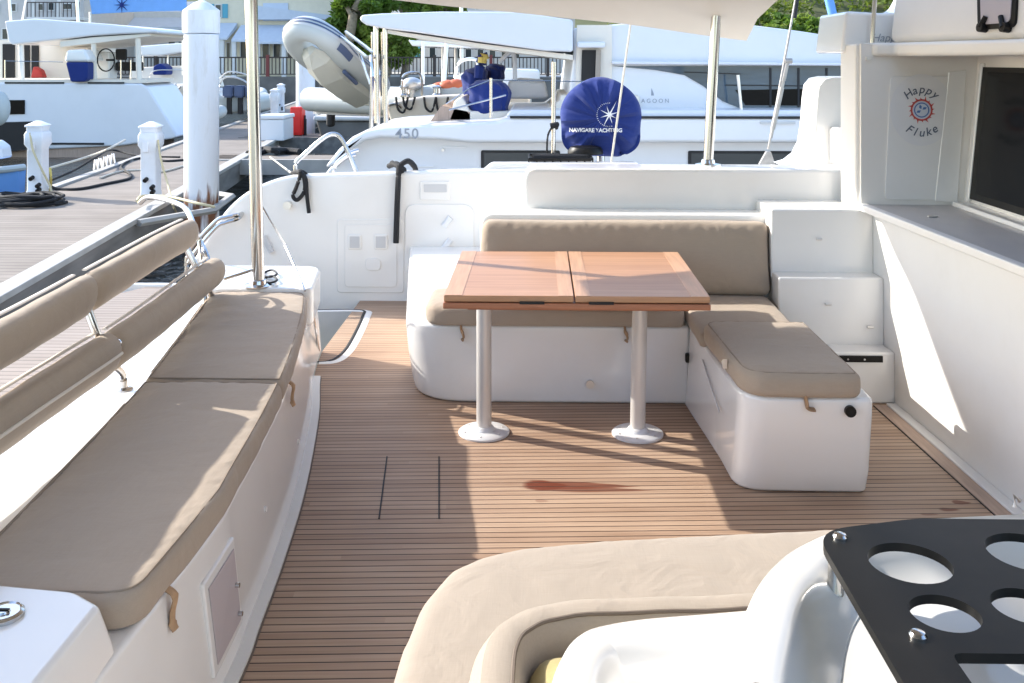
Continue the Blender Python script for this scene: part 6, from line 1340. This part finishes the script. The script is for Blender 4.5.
bm = NB(); a = P(30, 13, Y=63); b = P(82, 20, Y=63); box(bm, a.x, b.x, 62.6, 63.98, b.z, b.z + 0.18); obj('balcony', bm, M['wall_white'], t)
bm = NB()
for k in range(14): x = a.x + (b.x - a.x) * k / 13; box(bm, x - 0.02, x + 0.02, 62.62, 62.66, b.z + 0.181, b.z + 1.1)
box(bm, a.x, b.x, 62.61, 62.67, b.z + 1.1, b.z + 1.16); obj('balcony_rail', bm, M['fence_dark'], t)
for u in (34, 60, 78): bm = NB(); a2 = P(u, 0, Y=62.8); box(bm, a2.x - 0.12, a2.x + 0.12, 62.64, 62.86, b.z + 0.181, 9.0); obj('balcony_column', bm, M['wall_white'], t)
t, x0, x1, zt = house(370, 575, -60, 92.0, M['wall_grey'], 14, 'grey hotel block with dark window rows rising behind the trees', wins=[(424 + 17 * k, 3, 434 + 17 * k, 10, 'n') for k in range(6)] + [(405 + 12 * k, 47, 412 + 12 * k, 58, 'n') for k in range(10)])
bm = NB(); a = P(412, 46, Y=91.8); b = P(420, 57, Y=91.8); box(bm, a.x, b.x, 91.8, 91.95, b.z, a.z); obj('blue_door', bm, M['turq'], t)
bm = NB(); a = P(380, 11, Y=90); b = P(575, 14, Y=90); box(bm, a.x, b.x, 89.5, 91.98, b.z, a.z); obj('balcony', bm, M['wall_white'], t)

# ------------------------------------------------------------------ trees and hillside
def leaves(bm, pts, size, rng, flat=0.5):
    for p in pts:
        s = size * rng.uniform(0.6, 1.4); n = Vector(rng.normal(size=3)); n.z = abs(n.z) + flat; n.normalize(); a, b = frame_of(n); th = rng.uniform(0, 6.28); a, b = a * math.cos(th) + b * math.sin(th), b * math.cos(th) - a * math.sin(th)
        p = Vector(p); q = [p - a * s, p + b * s * 0.45 + n * s * 0.12, p + a * s, p - b * s * 0.45 + n * s * 0.12]
        bm.faces.new([bm.verts.new(x) for x in q])
def crown_pts(c, r, n, rng, clumps=26):
    """points on the shells of many small clumps spread through an ellipsoid"""
    out = []
    cs = []
    while len(cs) < clumps:
        d = rng.normal(size=3); d /= np.linalg.norm(d); k = rng.uniform(0.35, 1.0) ** 0.6; cs.append((np.array(c) + d * np.array(r) * k, rng.uniform(0.22, 0.42)))
    for i in range(n):
        cc, cr = cs[rng.integers(len(cs))]; d = rng.normal(size=3); d /= np.linalg.norm(d); out.append(cc + d * min(r) * cr * rng.uniform(0.6, 1.05))
    return out
def tree(u, y, vtop, vbot, wpx, label, m='leaf', n=2600, size=0.22, trunk=True, seed=0, group='trees behind the quay'):
    rng = np.random.default_rng(100 + seed); x = P(u, 0, Y=y).x; zt = P(0, vtop, Y=y).z; zb = P(0, vbot, Y=y).z; w = wpx / F * y / 2; rz = (zt - zb) / 2; cz_ = (zt + zb) / 2
    t = thing('tree', label, 'tree', (x, y, ZQ), group)
    bm = NB(); leaves(bm, crown_pts((x, y, cz_), (w, w * 0.8, rz), n, rng), size, rng); obj('crown', bm, M[m], t, smooth=False)
    bm = NB(); tube(bm, smooth_path([(x, y, ZQ), (x + 0.1, y, ZQ + (cz_ - ZQ) * 0.5), (x - 0.1, y, cz_)], 4), [0.28 - 0.012 * k for k in range(9)], 8)
    for k in range(6):
        a_ = rng.uniform(0, 6.28); b0 = Vector((x, y, zb + (cz_ - zb) * rng.uniform(0, 0.8))); tube(bm, smooth_path([b0, b0 + Vector((math.cos(a_) * w * 0.4, math.sin(a_) * w * 0.4, rz * 0.3)), b0 + Vector((math.cos(a_) * w * 0.7, math.sin(a_) * w * 0.7, rz * 0.8))], 3), [0.1, 0.09, 0.08, 0.07, 0.05, 0.04, 0.03], 6)
    obj('trunk', bm, M['bark'], t); return t
tree(362, 62.5, -22, 45, 70, 'bushy green tree with a pale bent trunk above the hanging dinghy', 'leaf', 4200, 0.26, seed=1)
tree(386, 61.5, 16, 66, 66, 'low round yellow green tree behind the hardtop posts', 'leaf_light', 4200, 0.2, seed=2)
tree(404, 63.5, 38, 64, 26, 'small bright green bush at the right end of the tree group', 'leaf_light', 1500, 0.18, seed=3)
tree(345, 63.0, 10, 66, 54, 'dark green shrub left of the yellow green tree, behind the dinghy', 'leaf', 3400, 0.22, seed=4)
tree(444, 66.0, -4, 24, 40, 'loose green tree whose top shows above the neighbouring hardtop', 'leaf_light', 2000, 0.22, seed=5)
tree(405, 72.0, -30, 18, 60, 'tall dark tree further back, above the white hardtop edge', 'leaf', 2600, 0.28, seed=6)
# thick pale trunk leaning at the top
bm = NB(); y_ = 61.0; tube(bm, smooth_path([P(345, 60, Y=y_), P(351, 30, Y=y_), P(355, 10, Y=y_), P(366, -10, Y=y_)], 5), [0.34 - 0.006 * k for k in range(16)], 10); tube(bm, smooth_path([P(353, 18, Y=y_), P(346, 4, Y=y_), P(342, -12, Y=y_)], 4), 0.16, 8)
tt = thing('bare_tree', 'pale thick bare trunk leaning right in front of the bushy green tree', 'tree', tuple(P(345, 60, Y=y_))); obj('trunk', bm, M['bark'], tt)
# hill
nx_, ny_ = 60, 30; bm = NB(); V = {}
def hz(x, y): 
    k = max(0, min(1, (y - 95) / 200)); return ZQ + 62 * k * k * (3 - 2 * k) * (0.35 + 0.65 * max(0, min(1, (x + 40) / 80))) + 2.5 * math.sin(x * 0.06) * k + 3 * math.sin(y * 0.05 + x * 0.03) * k
for i in range(nx_ + 1):
    for j in range(ny_ + 1): x = -150 + 500 * i / nx_; y = 94 + 260 * j / ny_; V[i, j] = bm.verts.new((x, y, hz(x, y) + (0.02 if j == 0 else 0)))
for i in range(nx_):
    for j in range(ny_): bm.faces.new((V[i, j], V[i + 1, j], V[i + 1, j + 1], V[i, j + 1]))
struct('hill', bm, M['hill'])
rng = np.random.default_rng(55); bm = NB(); pts = []
for k in range(520):
    x = rng.uniform(10, 95); y = 96 + 130 * rng.uniform(0, 1) ** 1.2; r = rng.uniform(1.2, 2.6); z = hz(x, y) + r * 0.6
    for _ in range(70):
        d = rng.normal(size=3); d /= np.linalg.norm(d); d[2] = abs(d[2]) * 0.9 - 0.1; pts.append(np.array((x, y, z)) + d * r * rng.uniform(0.7, 1.1) * np.array((1, 1, 0.9)))
leaves(bm, pts, 0.42, rng, 0.6); o = obj('hillside_bushes', bm, M['leaf_hill'], smooth=False); o['kind'] = 'stuff'
for k, (u, y_, vt) in enumerate(((760, 100, 12), (778, 98, 17), (800, 101, 14), (820, 97, 19), (838, 99, 16), (790, 96, 24), (770, 95.5, 24), (812, 95.5, 27))):
    tree(u, y_, vt, vt + 26, 34, ['rounded hillside tree', 'low broad hillside tree', 'pale hillside tree', 'tall hillside tree'][k % 4] + ' ' + ['nearest the overhead hardtop corner', 'right of the hardtop corner', 'behind the turnbuckle wire', 'directly left of the blue pole', 'between blue pole and white wing', 'in the lower row behind the deckhouse roof', 'lowest by the hardtop corner', 'at the foot of the blue pole'][k], ['leaf_light', 'leaf', 'leaf_light', 'leaf'][k % 4], 900, 0.34, seed=20 + k, group='trees at the foot of the hill')
# ================================================================== LIGHT
SUN_AZ = Vector((-0.923, 0.385, 0)).normalized(); SUN_EL = rad(30.0)
w = bpy.data.worlds.new('World'); SC.world = w; w.use_nodes = True; nt = w.node_tree
sky = nt.nodes.new('ShaderNodeTexSky'); sky.sky_type = 'NISHITA'; sky.sun_disc = False; sky.sun_elevation = SUN_EL
sky.sun_rotation = math.atan2(SUN_AZ.x, SUN_AZ.y)
sky.air_density = 1.0; sky.dust_density = 1.0; sky.ozone_density = 1.0
bg = nt.nodes['Background']; nt.links.new(sky.outputs[0], bg.inputs['Color']); bg.inputs['Strength'].default_value = 0.15
sd = bpy.data.lights.new('sun', 'SUN'); so_ = bpy.data.objects.new('sun', sd); COL.objects.link(so_)
sd.energy = 2.35; sd.angle = rad(0.55); sd.color = (1.0, 0.95, 0.86)
to = (SUN_AZ * math.cos(SUN_EL) + Vector((0, 0, math.sin(SUN_EL))))
so_.rotation_euler = (-to).to_track_quat('-Z', 'Y').to_euler(); so_.location = (-20, 10, 20)
vs = SC.view_settings; vs.view_transform = 'Standard'; vs.look = 'None'; vs.gamma = 1; vs.use_curve_mapping = False; vs.exposure = 1.72
SC.cycles.max_bounces = 8; SC.cycles.diffuse_bounces = 5
